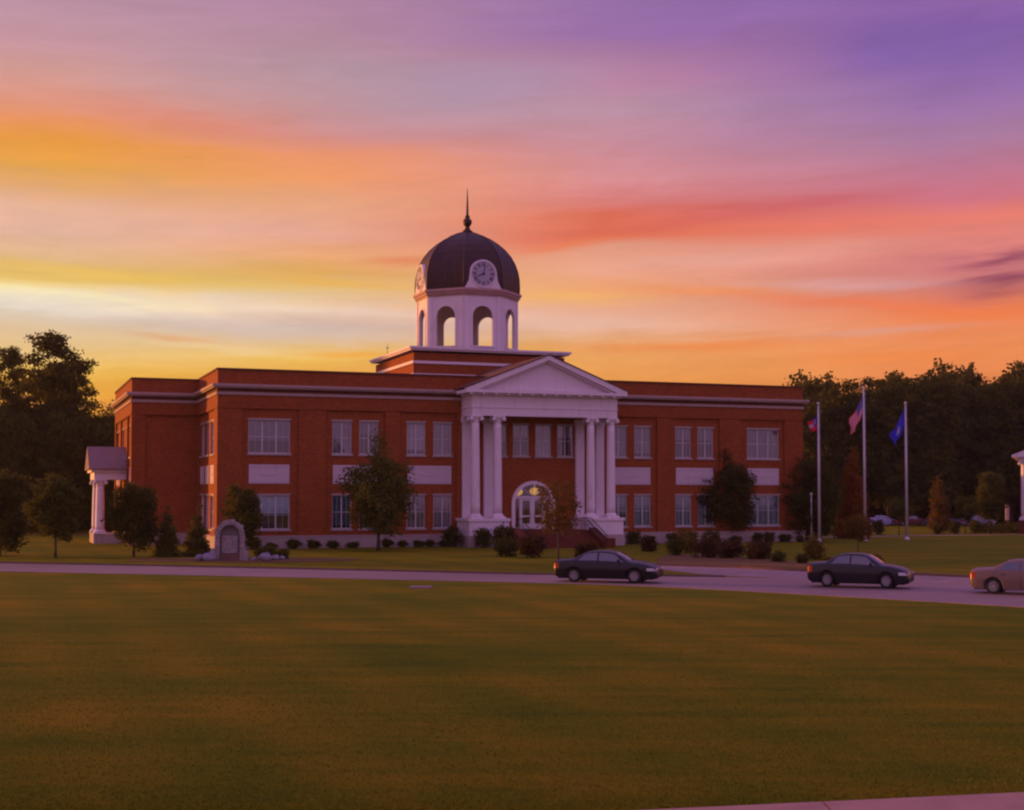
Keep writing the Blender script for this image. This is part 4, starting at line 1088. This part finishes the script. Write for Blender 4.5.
# hedge shrubs behind the left lawn
for x, y, sc_, mt, lb in ((-40.5, 140.5, 1.6, LEAFR, 'reddish bush behind the left lawn, nearer the frame edge'), (-37.8, 139.5, 1.5, LEAFO, 'orange brown bush behind the left lawn beside the porch column')):
    shrub(x, y, sc_, lb, None, mt, 0.9, 'bush', 4)

# woodland prototypes
def wood_proto(kind, seed):
    random.seed(seed)
    if kind == 'pine':
        lobes = []
        for k in range(16):
            t = k / 15; a = k * 2.4; rad = (3.3 * (1 - abs(t - 0.45) * 1.0)) * random.uniform(0.55, 1.0)
            s = random.uniform(0.9, 1.55); lobes.append((cos(a) * rad, sin(a) * rad, 11.0 + 9.0 * t, s, s, s * 0.6))
        lobes.append((0, 0, 19.7, 1.3, 1.3, 1.1)); lobes.append((0, 0, 15.0, 1.6, 1.6, 3.0))
        return lobes, 20.5, 0.28, 520, 15, 0.15, 0.38
    lobes = lobes_round(20.0, 9.5, 1.5, 30, seed) + [(random.uniform(-2, 2), random.uniform(-2, 2), random.uniform(16.5, 18.8), random.uniform(.9, 1.6), random.uniform(.9, 1.6), random.uniform(.8, 1.4)) for _ in range(7)]
    return lobes, 17.5, 0.3, 820, 14, 0.25, 0.42
LABR = 'tall dark tree in the dense wood behind the flagpoles'
LABL = 'dark tree in the wood left of the courthouse'
protos = []
for i in range(4):
    lobes, h, r, nc, per, lf, spd = wood_proto('broad', 40 + i)
    protos.append(tree('woodland_tree', (44 + i * 9, 190, 0), lobes, LEAFW, nc, per, lf, spd, h, r, LABR, 'tree', 'trees of the right-hand wood', hollow=0.15, limbs=9, sc=1.0))
k = 0; random.seed(99)
def htop(x, y):
    """wanted height of the wood's outline at this place"""
    return 20.5 + 2.6 * max(0, min(1, (x / y - 0.22) / 0.10)) + random.uniform(-2.4, 1.2)
for i, p in enumerate(protos):
    x, y = [(45, 189), (57, 186), (69, 190), (80, 187)][i]; s = htop(x, y) / 20.0; p.location = (x, y, 0); p.scale = (s * .95, s * .95, s)
for row, (y0, st_) in enumerate(((187, 6.0), (196, 5.4), (206, 5.2))):
    x = 41 + row * 2.5
    while x < 106:
        if row == 0 and any(abs(x - q) < 3.6 for q in (45, 57, 69, 80)): x += st_; continue
        y = y0 + random.uniform(-3, 3); s = htop(x, y) / 20.0 * (1.04 if row else 0.93)
        copy_thing(protos[k % 4], (x, y, 0), random.random() * 6.28, (s * .95, s * .95, s)); k += 1
        x += st_ * random.uniform(0.75, 1.2)
t = copy_thing(protos[1], (33.4, 201, 0), 1.0, (0.45, 0.45, 1.02), 'lone treetop just showing above the right part of the courthouse roof'); t['group'] = ''
del t['group']
# left wood
lobes, h, r, nc, per, lf, spd = wood_proto('pine', 5)
pine = tree('pine_tree', (-49.0, 146, 0), lobes, LEAFW, 620, 15, 0.17, 0.34, 19.5, 0.28, 'tallest open crowned pine against the yellow sky, left of the courthouse', 'tree', hollow=0.0, limbs=14, lspread=3.6)
pine.scale = (1.12, 1.12, 1.02)
random.seed(5)
copy_thing(pine, (-48.3, 151, 0), 2.0, (0.75, 0.75, 0.92), 'pine just right of the tallest pine, slightly lower')
copy_thing(pine, (-55.6, 152, 0), 4.0, (0.8, 0.8, 0.985), 'narrow feathery pine near the left edge of the sky')
copy_thing(pine, (-52.9, 158, 0), 5.2, (0.9, 0.9, 0.90), 'lower pine half hidden behind the tallest pine')
for x, y, s in [(-57, 142, .70), (-51, 140, .64), (-46, 141, .62), (-42.6, 142, .60), (-60, 150, .76), (-54, 149, .72), (-48.5, 150, .72), (-44.8, 151, .62), (-46.0, 153, .66), (-63, 158, .8), (-57, 160, .78), (-51, 161, .76), (-49.5, 162, .76), (-47.6, 165, .74), (-66, 146, .78), (-71, 152, .8)]:
    copy_thing(protos[k % 4], (x, y, 0), random.random() * 6, (s, s, s * random.uniform(0.96, 1.06)), LABL, 'trees of the left-hand wood'); k += 1
# far woods that close the horizon
def far_woods():
    n = 90000
    x = RNG.uniform(-330, 330, n); y = 262 + RNG.uniform(-8, 8, n) + np.abs(x) * 0.05
    top = 11 + 2.0 * np.sin(x * 0.19) + 1.5 * np.sin(x * 0.53 + 1) + 1.0 * np.sin(x * 1.3 + 2)
    z = RNG.uniform(0.02, 1.0, n) ** 0.8 * top
    o = leaves_mesh('far_woods', LEAFW, np.stack([x, y, z], 1), 0.75, RNG.uniform(0, 1, n)); tag(o, 'far-off wood closing the horizon behind everything', 'woods', kind='stuff')
far_woods()
def undergrowth(name, x0, x1, y0, y1, h, n, label):
    x = RNG.uniform(x0, x1, n); y = RNG.uniform(y0, y1, n); top = h * (0.75 + 0.25 * np.sin(x * 0.7 + y * .3))
    z = RNG.uniform(0.02, 1, n) * top
    o = leaves_mesh(name, LEAFW, np.stack([x, y, z], 1), 0.34, RNG.uniform(0, 1, n)); tag(o, label, 'undergrowth', kind='stuff')
undergrowth('undergrowth', 36, 112, 209, 219, 8.0, 42000, 'dark undergrowth deep in the wood behind the flagpoles')
undergrowth('undergrowth', -80, -38, 160, 170, 7.5, 22000, 'dark undergrowth deep in the wood left of the courthouse')

# ================================================================== STONE ARCH AND ROCKS
ROUGH = plain('rough_grey_stone', (0.30, 0.25, 0.25), 0.9, var=0.4, scale=4, bump=0.8, bscale=12)
mon = empty('stone_arch', (-17.5, 85.2, 0), radians(8)); tag(mon, 'round-topped stone arch monument in front of the left wall', 'monument')
m = MB(); rs = random.Random(4); nv = 13
for k in range(nv):
    a0, a1 = pi * k / nv + 0.012, pi * (k + 1) / nv - 0.012; ro = 0.90 + rs.uniform(-.045, .045); yo = 0.35 + rs.uniform(-.04, .04)
    pts = [(q * cos(a), 1.62 + q * sin(a)) for q, a in ((0.60, a0), (ro, a0), (ro + rs.uniform(-.02, .02), a1), (0.60, a1))]
    m.extr(pts, 'y', -yo, yo)
for sx in (-1, 1):
    z = -0.05
    while z < 1.58:
        h_ = min(rs.uniform(0.24, 0.36), 1.62 - z); e_ = rs.uniform(-.04, .05); x0, x1 = sorted((sx * 0.60, sx * (0.90 + e_)))
        m.box(x0, x1, -0.35 - rs.uniform(-.04, .04), 0.35, z + .008, z + h_ - .008); z += h_
m.build('arch', ROUGH, mon)
m = MB(); m.box(-1.15, -0.88, -0.4, 0.4, -0.05, 0.75); m.box(0.88, 1.12, -0.4, 0.4, -0.05, 0.6); m.build('foot_block', ROUGH, mon)
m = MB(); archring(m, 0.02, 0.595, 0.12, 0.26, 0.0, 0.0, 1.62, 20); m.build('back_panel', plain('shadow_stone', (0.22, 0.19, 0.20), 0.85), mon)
m = MB(); m.box(-0.5, 0.5, -0.02, 0.11, 0.45, 1.55); m.build('tablet', ROUGH, mon)
m = MB(); m.box(-0.58, 0.58, -0.4, 0.1, 0.0, 0.42); m.build('seat', KERB, mon)
def rock(x, y, s, label, group=None, seed=0):
    rs = random.Random(seed); m = MB(); vs = []; fs = []; nu, nv = 10, 6
    ph = [rs.random() * 6 for _ in range(4)]
    for j in range(nv + 1):
        for i in range(nu):
            a = 2 * pi * i / nu; b = -pi / 2 + pi * j / nv
            rr_ = 1 + 0.18 * sin(2 * a + ph[0] + b) + 0.12 * sin(3 * a + ph[1]) + 0.1 * sin(3 * b + ph[2] + a)
            vs.append((rr_ * cos(a) * cos(b) * s, rr_ * sin(a) * cos(b) * s * 0.8, rr_ * sin(b) * s * 0.62))
    for j in range(nv):
        for i in range(nu): fs.append((j * nu + i, j * nu + (i + 1) % nu, (j + 1) * nu + (i + 1) % nu, (j + 1) * nu + i))
    m.add(vs, fs, True); o = m.build('boulder', ROCK, None); o.location = (x, y, s * 0.45); o.rotation_euler = (0, 0, rs.random() * 3)
    tag(o, label, 'boulder', group)
for i, (px_, yy, s, lb) in enumerate([(200, 84.3, .38, 'pale boulder farthest left of the stone arch'), (211, 84.0, .48, 'largest pale boulder left of the stone arch'), (206, 85.6, .30, 'small boulder between the two pale ones left of the arch'), (262, 86.0, .26, 'small pale boulder right of the stone arch, behind'),
    (267, 84.2, .46, 'large pale boulder right of the stone arch'), (276, 85.5, .30, 'middle-sized boulder right of the large pale one'), (283, 86.0, .24, 'small boulder farthest right of the stone arch'), (217, 85.7, .32, 'boulder leaning against the left foot of the stone arch'), (254, 84.6, .2, 'pebble-sized boulder nearest the right foot of the arch')]):
    rock((px_ - 512) / 1370 * yy, yy, s, lb, None, i + 1)
for x, y, sc_, lb in ((-15.6, 86.6, 1.1, 'dark shrub immediately right of the stone arch'), (-14.6, 87.2, 0.8, 'second dark shrub right of the stone arch')):
    shrub(x, y, sc_, lb, None, LEAF, 0.8, 'bush', 3)

# ================================================================== FLAGS
def flagpole(x, y, h, label, flag_label, drop, kind, fw, fdir):
    r = empty('flagpole', (x, y, 0)); tag(r, label, 'flagpole', 'white flagpoles on the right lawn')
    m = MB(); m.tube([(0, 0, -0.1), (0, 0, h * 0.5), (0, 0, h)], [0.125, 0.105, 0.065], 12); m.build('pole', STEEL, r)
    m = MB(); m.lathe([(0.02, h), (0.11, h + 0.05), (0.13, h + 0.14), (0.09, h + 0.24), (0.01, h + 0.27)], 0, 0, 12); m.build('finial', STEEL, r)
    m = MB(); m.lathe([(0.28, 0), (0.26, 0.12), (0.16, 0.22), (0.13, 0.3)], 0, 0, 14); m.build('base', STEEL, r)
    m = MB(); m.tube([(0.14, -.03, 1.2), (0.14, -.03, h - .1)], [0.008, 0.008], 4); m.build('halyard', STEEL, r)
    return r
def flag(x, y, z0, hoist, fly, droop, kind, label, seed=0):
    """a cloth grid hanging in folds from the hoist, with its own pattern in the mesh colours"""
    nu, nv = 40, 26; vs = []; fs = []; cols = []
    for j in range(nv + 1):
        for i in range(nu + 1):
            u_, v_ = i / nu, j / nv
            reach = fly * u_
            # folds: the cloth bunches sideways and sags with distance from the pole
            X = -reach * 0.40 * (1 - 0.25 * v_) - 0.06; Z = z0 - hoist * v_ * (1 - 0.30 * u_) - droop * fly * (u_ ** 0.8)
            Yf = 0.26 * sin(u_ * 9 + v_ * 2.2 + seed) * (0.25 + u_) + 0.1 * sin(u_ * 17 + seed) * u_
            X += 0.09 * sin(u_ * 11 + v_ * 3 + seed) * u_
            vs.append((X, Yf, Z))
    C = {'w': (0.70, 0.52, 0.60, 1), 'r': (0.85, 0.03, 0.08, 1), 'b': (0.06, 0.07, 0.42, 1), 'n': (0.045, 0.045, 0.62, 1), 's': (0.25, 0.28, 0.62, 1)}
    for j in range(nv):
        for i in range(nu):
            a = j * (nu + 1) + i; fs.append((a, a + 1, a + nu + 2, a + nu + 1)); u_, v_ = (i + .5) / nu, (j + .5) / nv
            if kind == 'stripes':
                c = 'b' if (u_ < 0.4 and v_ < 7 / 13) else ('r' if int(v_ * 13) % 2 == 0 else 'w')
                if c == 'b' and (i % 3 == 1 and j % 3 == 1): c = 'w'
            elif kind == 'bars':
                c = 'b' if (u_ < 0.4 and v_ < 0.667) else ('r' if v_ < 0.333 or v_ > 0.667 else 'w')
                if c == 'b':
                    rr_ = math.hypot((u_ - 0.2) * 1.6, v_ - 0.333)
                    if 0.14 < rr_ < 0.2 and (i + j) % 2: c = 'w'
                    if rr_ < 0.07: c = 'w'
            else:
                c = 'n'; rr_ = math.hypot((u_ - 0.5) * 1.6, v_ - 0.5)
                if rr_ < 0.24: c = 's'
                if rr_ < 0.1: c = 'w'
            cols.append(C[c])
    me = bpy.data.meshes.new('flag'); me.from_pydata(vs, [], fs)
    ca = me.color_attributes.new('cloth', 'FLOAT_COLOR', 'CORNER')
    flat = np.repeat(np.array(cols), 4, axis=0).reshape(-1); ca.data.foreach_set('color', flat)
    me.materials.append(FLAGM); me.polygons.foreach_set('use_smooth', [True] * len(fs)); me.update()
    o = link(bpy.data.objects.new('flag', me)); o.location = (x - 0.08, y, 0); tag(o, label, 'flag')
FLAGM, _n, _b = newmat('flag_cloth')
_a = _n.node('ShaderNodeAttribute'); _a.attribute_name = 'cloth'; _n.put(_b.inputs['Base Color'], _a.outputs['Color']); _b.inputs['Roughness'].default_value = 0.75
_tr = _n.node('ShaderNodeBsdfTranslucent'); _n.put(_tr.inputs[0], _a.outputs['Color'])
_mx = _n.node('ShaderNodeMixShader'); _mx.inputs[0].default_value = 0.45
FLAGM.node_tree.links.new(_b.outputs[0], _mx.inputs[1]); FLAGM.node_tree.links.new(_tr.outputs[0], _mx.inputs[2])
FLAGM.node_tree.links.new(_mx.outputs[0], FLAGM.node_tree.nodes['Material Output'].inputs[0])
flagpole(26.46, 118.2, 11.85, 'shortest white flagpole nearest the courthouse wall', '', 0, 0, 0, 0)
flagpole(31.4, 122.1, 13.55, 'tallest white flagpole in the middle of the three', '', 0, 0, 0, 0)
flagpole(35.93, 124.9, 12.35, 'right-hand white flagpole carrying the blue flag', '', 0, 0, 0, 0)
flag(26.46, 118.2, 10.9, 1.15, 2.0, 0.30, 'bars', 'small red, white and blue flag on the pole nearest the courthouse', 1.0)
flag(31.4, 122.1, 12.9, 1.5, 3.3, 0.72, 'stripes', 'red and white striped flag with blue canton hanging from the middle pole', 2.0)
flag(35.93, 124.9, 12.0, 1.5, 3.2, 0.78, 'blue', 'deep blue flag with a pale emblem hanging from the right pole', 0.3)
# slim pale post beside the first pole
p = empty('pale_post', (26.1, 119.6, 0)); tag(p, 'slim pale post standing close beside the shortest flagpole', 'post')
m = MB(); m.tube([(0, 0, -.05), (0, 0, 4.0)], [0.07, 0.06], 10); m.build('post', STEEL, p)
m = MB(); m.lathe([(0.06, 4.0), (0.14, 4.06), (0.14, 4.22), (0.03, 4.3)], 0, 0, 12); m.build('cap', STEEL, p)
# white sign at the right
p = empty('sign', (54.6, 151.2, 0), radians(10)); tag(p, 'narrow white upright sign above the low hedge by the right edge', 'sign')
m = MB(); m.box(-0.20, 0.20, -0.03, 0.03, 1.35, 3.1); m.build('sign_board', SIGNW, p)
m = MB(); m.box(-0.04, 0.04, 0.032, 0.1, -0.1, 3.0); m.build('post', BLACKM, p)
# pale utility cover in the lawn
p = MB(); p.extr([(-0.48, -0.4), (0.48, -0.4), (0.48, 0.4), (-0.48, 0.4)], 'z', 0.0, 0.06)
p.box(-0.40, 0.40, -0.32, 0.32, 0.062, 0.075); p.box(-0.06, 0.06, -0.02, 0.02, 0.077, 0.085)
o = p.build('utility_cover', CONC); o.location = (-3.96, 59.9, 0); tag(o, 'flat pale utility cover set in the lawn near the road', 'cover')

# ================================================================== CARS
LCAR = 4.75
def interp(tab, x):
    xs_ = [a for a, b in tab]; ys_ = [b for a, b in tab]; return float(np.interp(x, xs_, ys_))
TOPZ = [(0, .84), (.05, .97), (.12, 1.015), (.5, 1.045), (.82, 1.06), (.95, 1.10), (1.25, 1.26), (1.5, 1.37), (1.75, 1.415), (2.1, 1.43), (2.5, 1.42), (2.8, 1.37), (3.1, 1.22), (3.4, 1.04), (3.5, .99), (3.9, .955), (4.3, .88), (4.55, .79), (4.68, .70), (4.75, .58)]
BELT = [(0, .78), (.08, .90), (.5, .955), (1.0, .965), (2.0, .945), (3.0, .92), (3.4, .91), (3.7, .88), (4.3, .80), (4.6, .70), (4.75, .52)]
HW = [(0, .70), (.06, .80), (.3, .855), (.9, .885), (2.4, .895), (3.8, .88), (4.3, .85), (4.55, .79), (4.7, .68), (4.75, .58)]
RW = [(0, .60), (.1, .70), (.8, .74), (1.1, .68), (1.5, .59), (2.6, .60), (2.9, .64), (3.3, .72), (3.5, .76), (4.3, .74), (4.6, .64), (4.75, .50)]
RX, FX, WR = 0.98, 3.75, 0.32
def zbot(x):
    z = interp([(0, .34), (.15, .24), (.5, .20), (4.3, .19), (4.6, .22), (4.75, .30)], x)
    for c in (RX, FX):
        if abs(x - c) < 0.375: z = max(z, 0.31 + sqrt(0.375 ** 2 - (x - c) ** 2))
    return z
def section(x):
    zt, zb, w_, wr, be = interp(TOPZ, x), zbot(x), interp(HW, x), interp(RW, x), interp(BELT, x)
    be = min(be, zt - 0.035)
    pts = [(w_ * 0.96, zb), (w_, max(zb + 0.02, 0.42)), (w_ * 1.0, max(zb + 0.04, 0.60)), (w_ * 0.985, max(zb + .06, be - 0.06)), (w_ * 0.955, be)]
    for k in (0.35, 0.7, 0.93):
        pts.append((w_ * 0.955 + (wr - w_ * 0.955) * k, be + (zt - 0.045 - be) * k * 1.0))
    pts += [(wr * 0.93, zt - 0.028), (wr * 0.6, zt - 0.006), (0, zt)]
    return pts
def make_car(color, label, loc, rz, group):
    root = empty('car', loc, rz); tag(root, label, 'car', group); col_ = color + (1,)
    m = MB(); xs_ = sorted(set([0, .03, .08, .15] + list(np.round(np.linspace(.2, 4.6, 78), 4)) + [4.66, 4.71, 4.75])); vs = []; fs = []; n = 0
    for x in xs_:
        s = section(x); ring = [(x - LCAR / 2, y, z) for y, z in s] + [(x - LCAR / 2, -y, z) for y, z in s[-2::-1]]; n = len(ring); vs += ring
    for i in range(len(xs_) - 1):
        for j in range(n - 1): fs.append((i * n + j, i * n + j + 1, (i + 1) * n + j + 1, (i + 1) * n + j))
    fs.append(tuple(range(n))); fs.append(tuple(range((len(xs_) - 1) * n, len(xs_) * n)))
    m.add(vs, fs, True)
    body = m.build('body', PAINT, root); body.color = col_
    u_ = MB(); u_.box(-2.2, 2.15, -0.66, 0.66, 0.17, 0.62); u_.build('underbody', RUBBER, root)
    def P(x, k, side, off=0.006):
        """point on the side glass band, k from belt (0) to roof edge (1)"""
        zt, w_, wr, be = interp(TOPZ, x), interp(HW, x), interp(RW, x), interp(BELT, x); be = min(be, zt - .035)
        kk = 0.93 * k; return (x - LCAR / 2, side * (w_ * 0.955 + (wr - w_ * 0.955) * kk + off), be + (zt - 0.045 - be) * kk + off * .5)
    for side in (1, -1):
        for a0, a1, b0, b1 in ((2.12, 3.28, 2.12, 2.86), (1.13, 2.04, 1.42, 2.04)):
            g_ = MB(); vs = []; fs = []; nn = 10
            for i in range(nn + 1):
                t_ = i / nn
                for k_ in (0.10, 0.5, 0.92):
                    q = (k_ - 0.1) / 0.82; x = (a0 + (a1 - a0) * t_) * (1 - q) + (b0 + (b1 - b0) * t_) * q; vs.append(P(x, k_, side))
            for i in range(nn):
                for k_ in range(2): fs.append((i * 3 + k_, i * 3 + k_ + 1, (i + 1) * 3 + k_ + 1, (i + 1) * 3 + k_))
            g_.add(vs, fs, True); g_.build('side_window', CARGLASS, root)
    for nm_, x0, x1 in (('windscreen', 2.86, 3.42), ('rear_window', 0.98, 1.5)):
        g_ = MB(); vs = []; fs = []; nn, nk = 8, 8
        for i in range(nn + 1):
            x = x0 + (x1 - x0) * i / nn; zt, wr = interp(TOPZ, x), interp(RW, x)
            for k_ in range(nk + 1):
                v_ = -1 + 2 * k_ / nk; yy = v_ * wr * 0.9
                zz = zt - 0.028 * (abs(v_) * .9 / .93) ** 2 + 0.010; vs.append((x - LCAR / 2, yy, zz))
        for i in range(nn):
            for k_ in range(nk): a = i * (nk + 1) + k_; fs.append((a, a + 1, a + nk + 2, a + nk + 1))
        g_.add(vs, fs, True); g_.build(nm_, CARGLASS, root)
    for cx_ in (RX, FX):
        for side in (1, -1):
            y1 = side * 0.865; y0 = side * 0.66; x = cx_ - LCAR / 2; w_ = MB(); vs = []; n = 28
            prof_ = [(0.19, y1 - side * .05), (0.205, y1 - side * .02), (0.27, y1), (0.315, y1 - side * 0.02), (0.32, y1 - side * 0.06), (0.315, y0 + side * .02), (0.19, y0)]
            for r_, y in prof_:
                for k_ in range(n): t = 2 * pi * k_ / n; vs.append((x + r_ * cos(t), y, WR + r_ * sin(t)))
            fs = [(a * n + k_, a * n + (k_ + 1) % n, (a + 1) * n + (k_ + 1) % n, (a + 1) * n + k_) for a in range(len(prof_) - 1) for k_ in range(n)]
            w_.add(vs, fs, True); wo2 = w_.build('wheel', TYRE, root)
            r_ = MB(); r_.tube([(x, y1 - side * .10, WR), (x, y1 - side * .09, WR)], [0.19, 0.19], 24, False)
            for k_ in range(7):
                t = 2 * pi * k_ / 7; r_.bar((x, y1 - side * .04, WR), (x + .18 * cos(t), y1 - side * .03, WR + .18 * sin(t)), 0.05, 0.06, up=(0, 1, 0))
            r_.tube([(x, y1 - side * .1, WR), (x, y1 - side * .02, WR)], [0.06, 0.05], 12)
            vs = []; n = 24
            for k_ in range(n):
                t = 2 * pi * k_ / n
                for q, y in ((.165, y1 - side * .012), (.2, y1 - side * .012), (.2, y1 - side * .08), (.165, y1 - side * .08)): vs.append((x + q * cos(t), y, WR + q * sin(t)))
            r_.add(vs, [(k_ * 4 + c, ((k_ + 1) % n) * 4 + c, ((k_ + 1) % n) * 4 + (c + 1) % 4, k_ * 4 + (c + 1) % 4) for k_ in range(n) for c in range(4)])
            r_.build('rim', RIM, wo2)
            # dark wheel well behind the wheel
    def patch(name, mat, x0, x1, zf0, zf1, side, off=0.008):
        """lamp lens following the body side and corner"""
        g_ = MB(); vs = []; fs = []; nn = 6
        for i in range(nn + 1):
            x = x0 + (x1 - x0) * i / nn; w_ = interp(HW, x)
            for z in (zf0, (zf0 + zf1) / 2, zf1): vs.append((x - LCAR / 2, side * (w_ * (1.0 if z < .7 else .985) + off), min(z, interp(BELT, x) - .01)))
        for i in range(nn):
            for k_ in range(2): fs.append((i * 3 + k_, i * 3 + k_ + 1, (i + 1) * 3 + k_ + 1, (i + 1) * 3 + k_))
        g_.add(vs, fs, True)
        xe_ = x0 if x0 < 1 else x1; sg = -1 if x0 < 1 else 1; we = interp(HW, xe_)
        g_.box(min(xe_, xe_ + sg * .03) - LCAR / 2, max(xe_, xe_ + sg * .03) - LCAR / 2, min(side * we * .55, side * (we - .01)), max(side * we * .55, side * (we - .01)), zf0, zf1)
        g_.build(name, mat, root)
    for side in (1, -1):
        patch('taillight', TAIL, 0.01, 0.26, 0.62, 0.88, side); patch('headlight', HEAD, 4.32, 4.70, 0.56, 0.68, side)
        mr = MB(); mr.box(3.02 - LCAR / 2, 3.12 - LCAR / 2, min(side * .90, side * 1.06), max(side * .90, side * 1.06), .93, 1.05); mr.build('mirror', PAINT, root).color = col_
        for x in (1.3, 2.25):
            h_ = MB(); h_.box(x - LCAR / 2, x + .14 - LCAR / 2, min(side * .885, side * .905), max(side * .885, side * .905), .80, .83); h_.build('door_handle', BLACKM, root)
    for side in (1, -1):
        for x in (1.12, 2.08, 3.12):
            sm_ = MB(); sm_.tube([(x - LCAR / 2, side * (interp(HW, x) * .96 + .0), interp(BELT, x)), (x - LCAR / 2, side * interp(HW, x) * .99, .75), (x - LCAR / 2, side * interp(HW, x), .45), (x - LCAR / 2, side * interp(HW, x) * .975, .26)], [.008] * 4, 4); sm_.build('door_seam', RUBBER, root)
    b_ = MB(); b_.box(-2.40, -2.30, -.62, .62, .40, .56); b_.build('rear_bumper', PAINT, root).color = col_
    b_ = MB(); b_.box(2.33, 2.395, -.5, .5, .30, .42); b_.build('grille', BLACKM, root)
    b_ = MB(); b_.box(-2.42, -2.402, -.15, .15, .60, .72); b_.build('number_plate', SIGNW, root)
    return root
GC = 'sedans parked along the road'
c1 = make_car((0.006, 0.006, 0.010), 'dark sedan parked in front of the entrance steps', (4.50, 63.9, 0.012), radians(-19), GC)
c1.scale = (1.03, 1.0, 1.03)
c2 = make_car((0.007, 0.008, 0.014), 'dark sedan parked in front of the flagpoles', (15.3, 60.3, 0.012), radians(-27), GC)
c2.scale = (0.92, 0.95, 1.05)
c3 = make_car((0.13, 0.085, 0.085), 'tan beige sedan cut off by the right edge', (21.15, 55.9, 0.012), radians(-31), GC)
c3.scale = (0.97, 0.97, 1.0)
# parked cars far behind the flagpoles
for (x, y, rz, c, lb) in [(49.5, 184, 10, (0.35, 0.35, 0.55), 'pale blue parked car far behind the middle flagpole'), (46.2, 183, 12, (0.06, 0.07, 0.12), 'dark parked car left of the pale blue one'),
                          (57.5, 183, 6, (0.05, 0.05, 0.09), 'dark blue parked car far right of the right flagpole'), (53.5, 184, 4, (0.12, 0.05, 0.06), 'dark maroon parked car behind the right flagpole'), (62.0, 183, 4, (0.22, 0.20, 0.26), 'grey parked car behind the pointed rusty tree')]:
    c = copy_thing(c1, (x, y, 0), radians(rz), 1.0, lb, 'cars parked before the wood')
    CAR_COL = {'pale blue parked car far behind the middle flagpole': (0.30, 0.30, 0.55), 'dark parked car left of the pale blue one': (0.05, 0.06, 0.12), 'dark blue parked car far right of the right flagpole': (0.05, 0.05, 0.12), 'dark maroon parked car behind the right flagpole': (0.12, 0.04, 0.05), 'grey parked car behind the pointed rusty tree': (0.2, 0.18, 0.25)}[lb]
    for ch in c.children:
        if ch.name.startswith(('body', 'mirror', 'rear_bumper')): ch.color = CAR_COL + (1,)

# ================================================================== HAZE
hz = MB(); hz.box(-905, 905, -125, 1505, -1.0, 36.0); ho = hz.build('haze', bpy.data.materials.new('thin_evening_air')); ho['kind'] = 'stuff'; ho['label'] = 'thin evening air over the lawns and woods'
hm = ho.data.materials[0]; hm.use_nodes = True; hn = hm.node_tree; hn.nodes.clear()
pv = hn.nodes.new('ShaderNodeVolumePrincipled'); pv.inputs['Density'].default_value = 0.00010; pv.inputs['Color'].default_value = (0.9, 0.85, 0.8, 1); pv.inputs['Anisotropy'].default_value = 0.3
oo = hn.nodes.new('ShaderNodeOutputMaterial'); hn.links.new(pv.outputs[0], oo.inputs['Volume'])
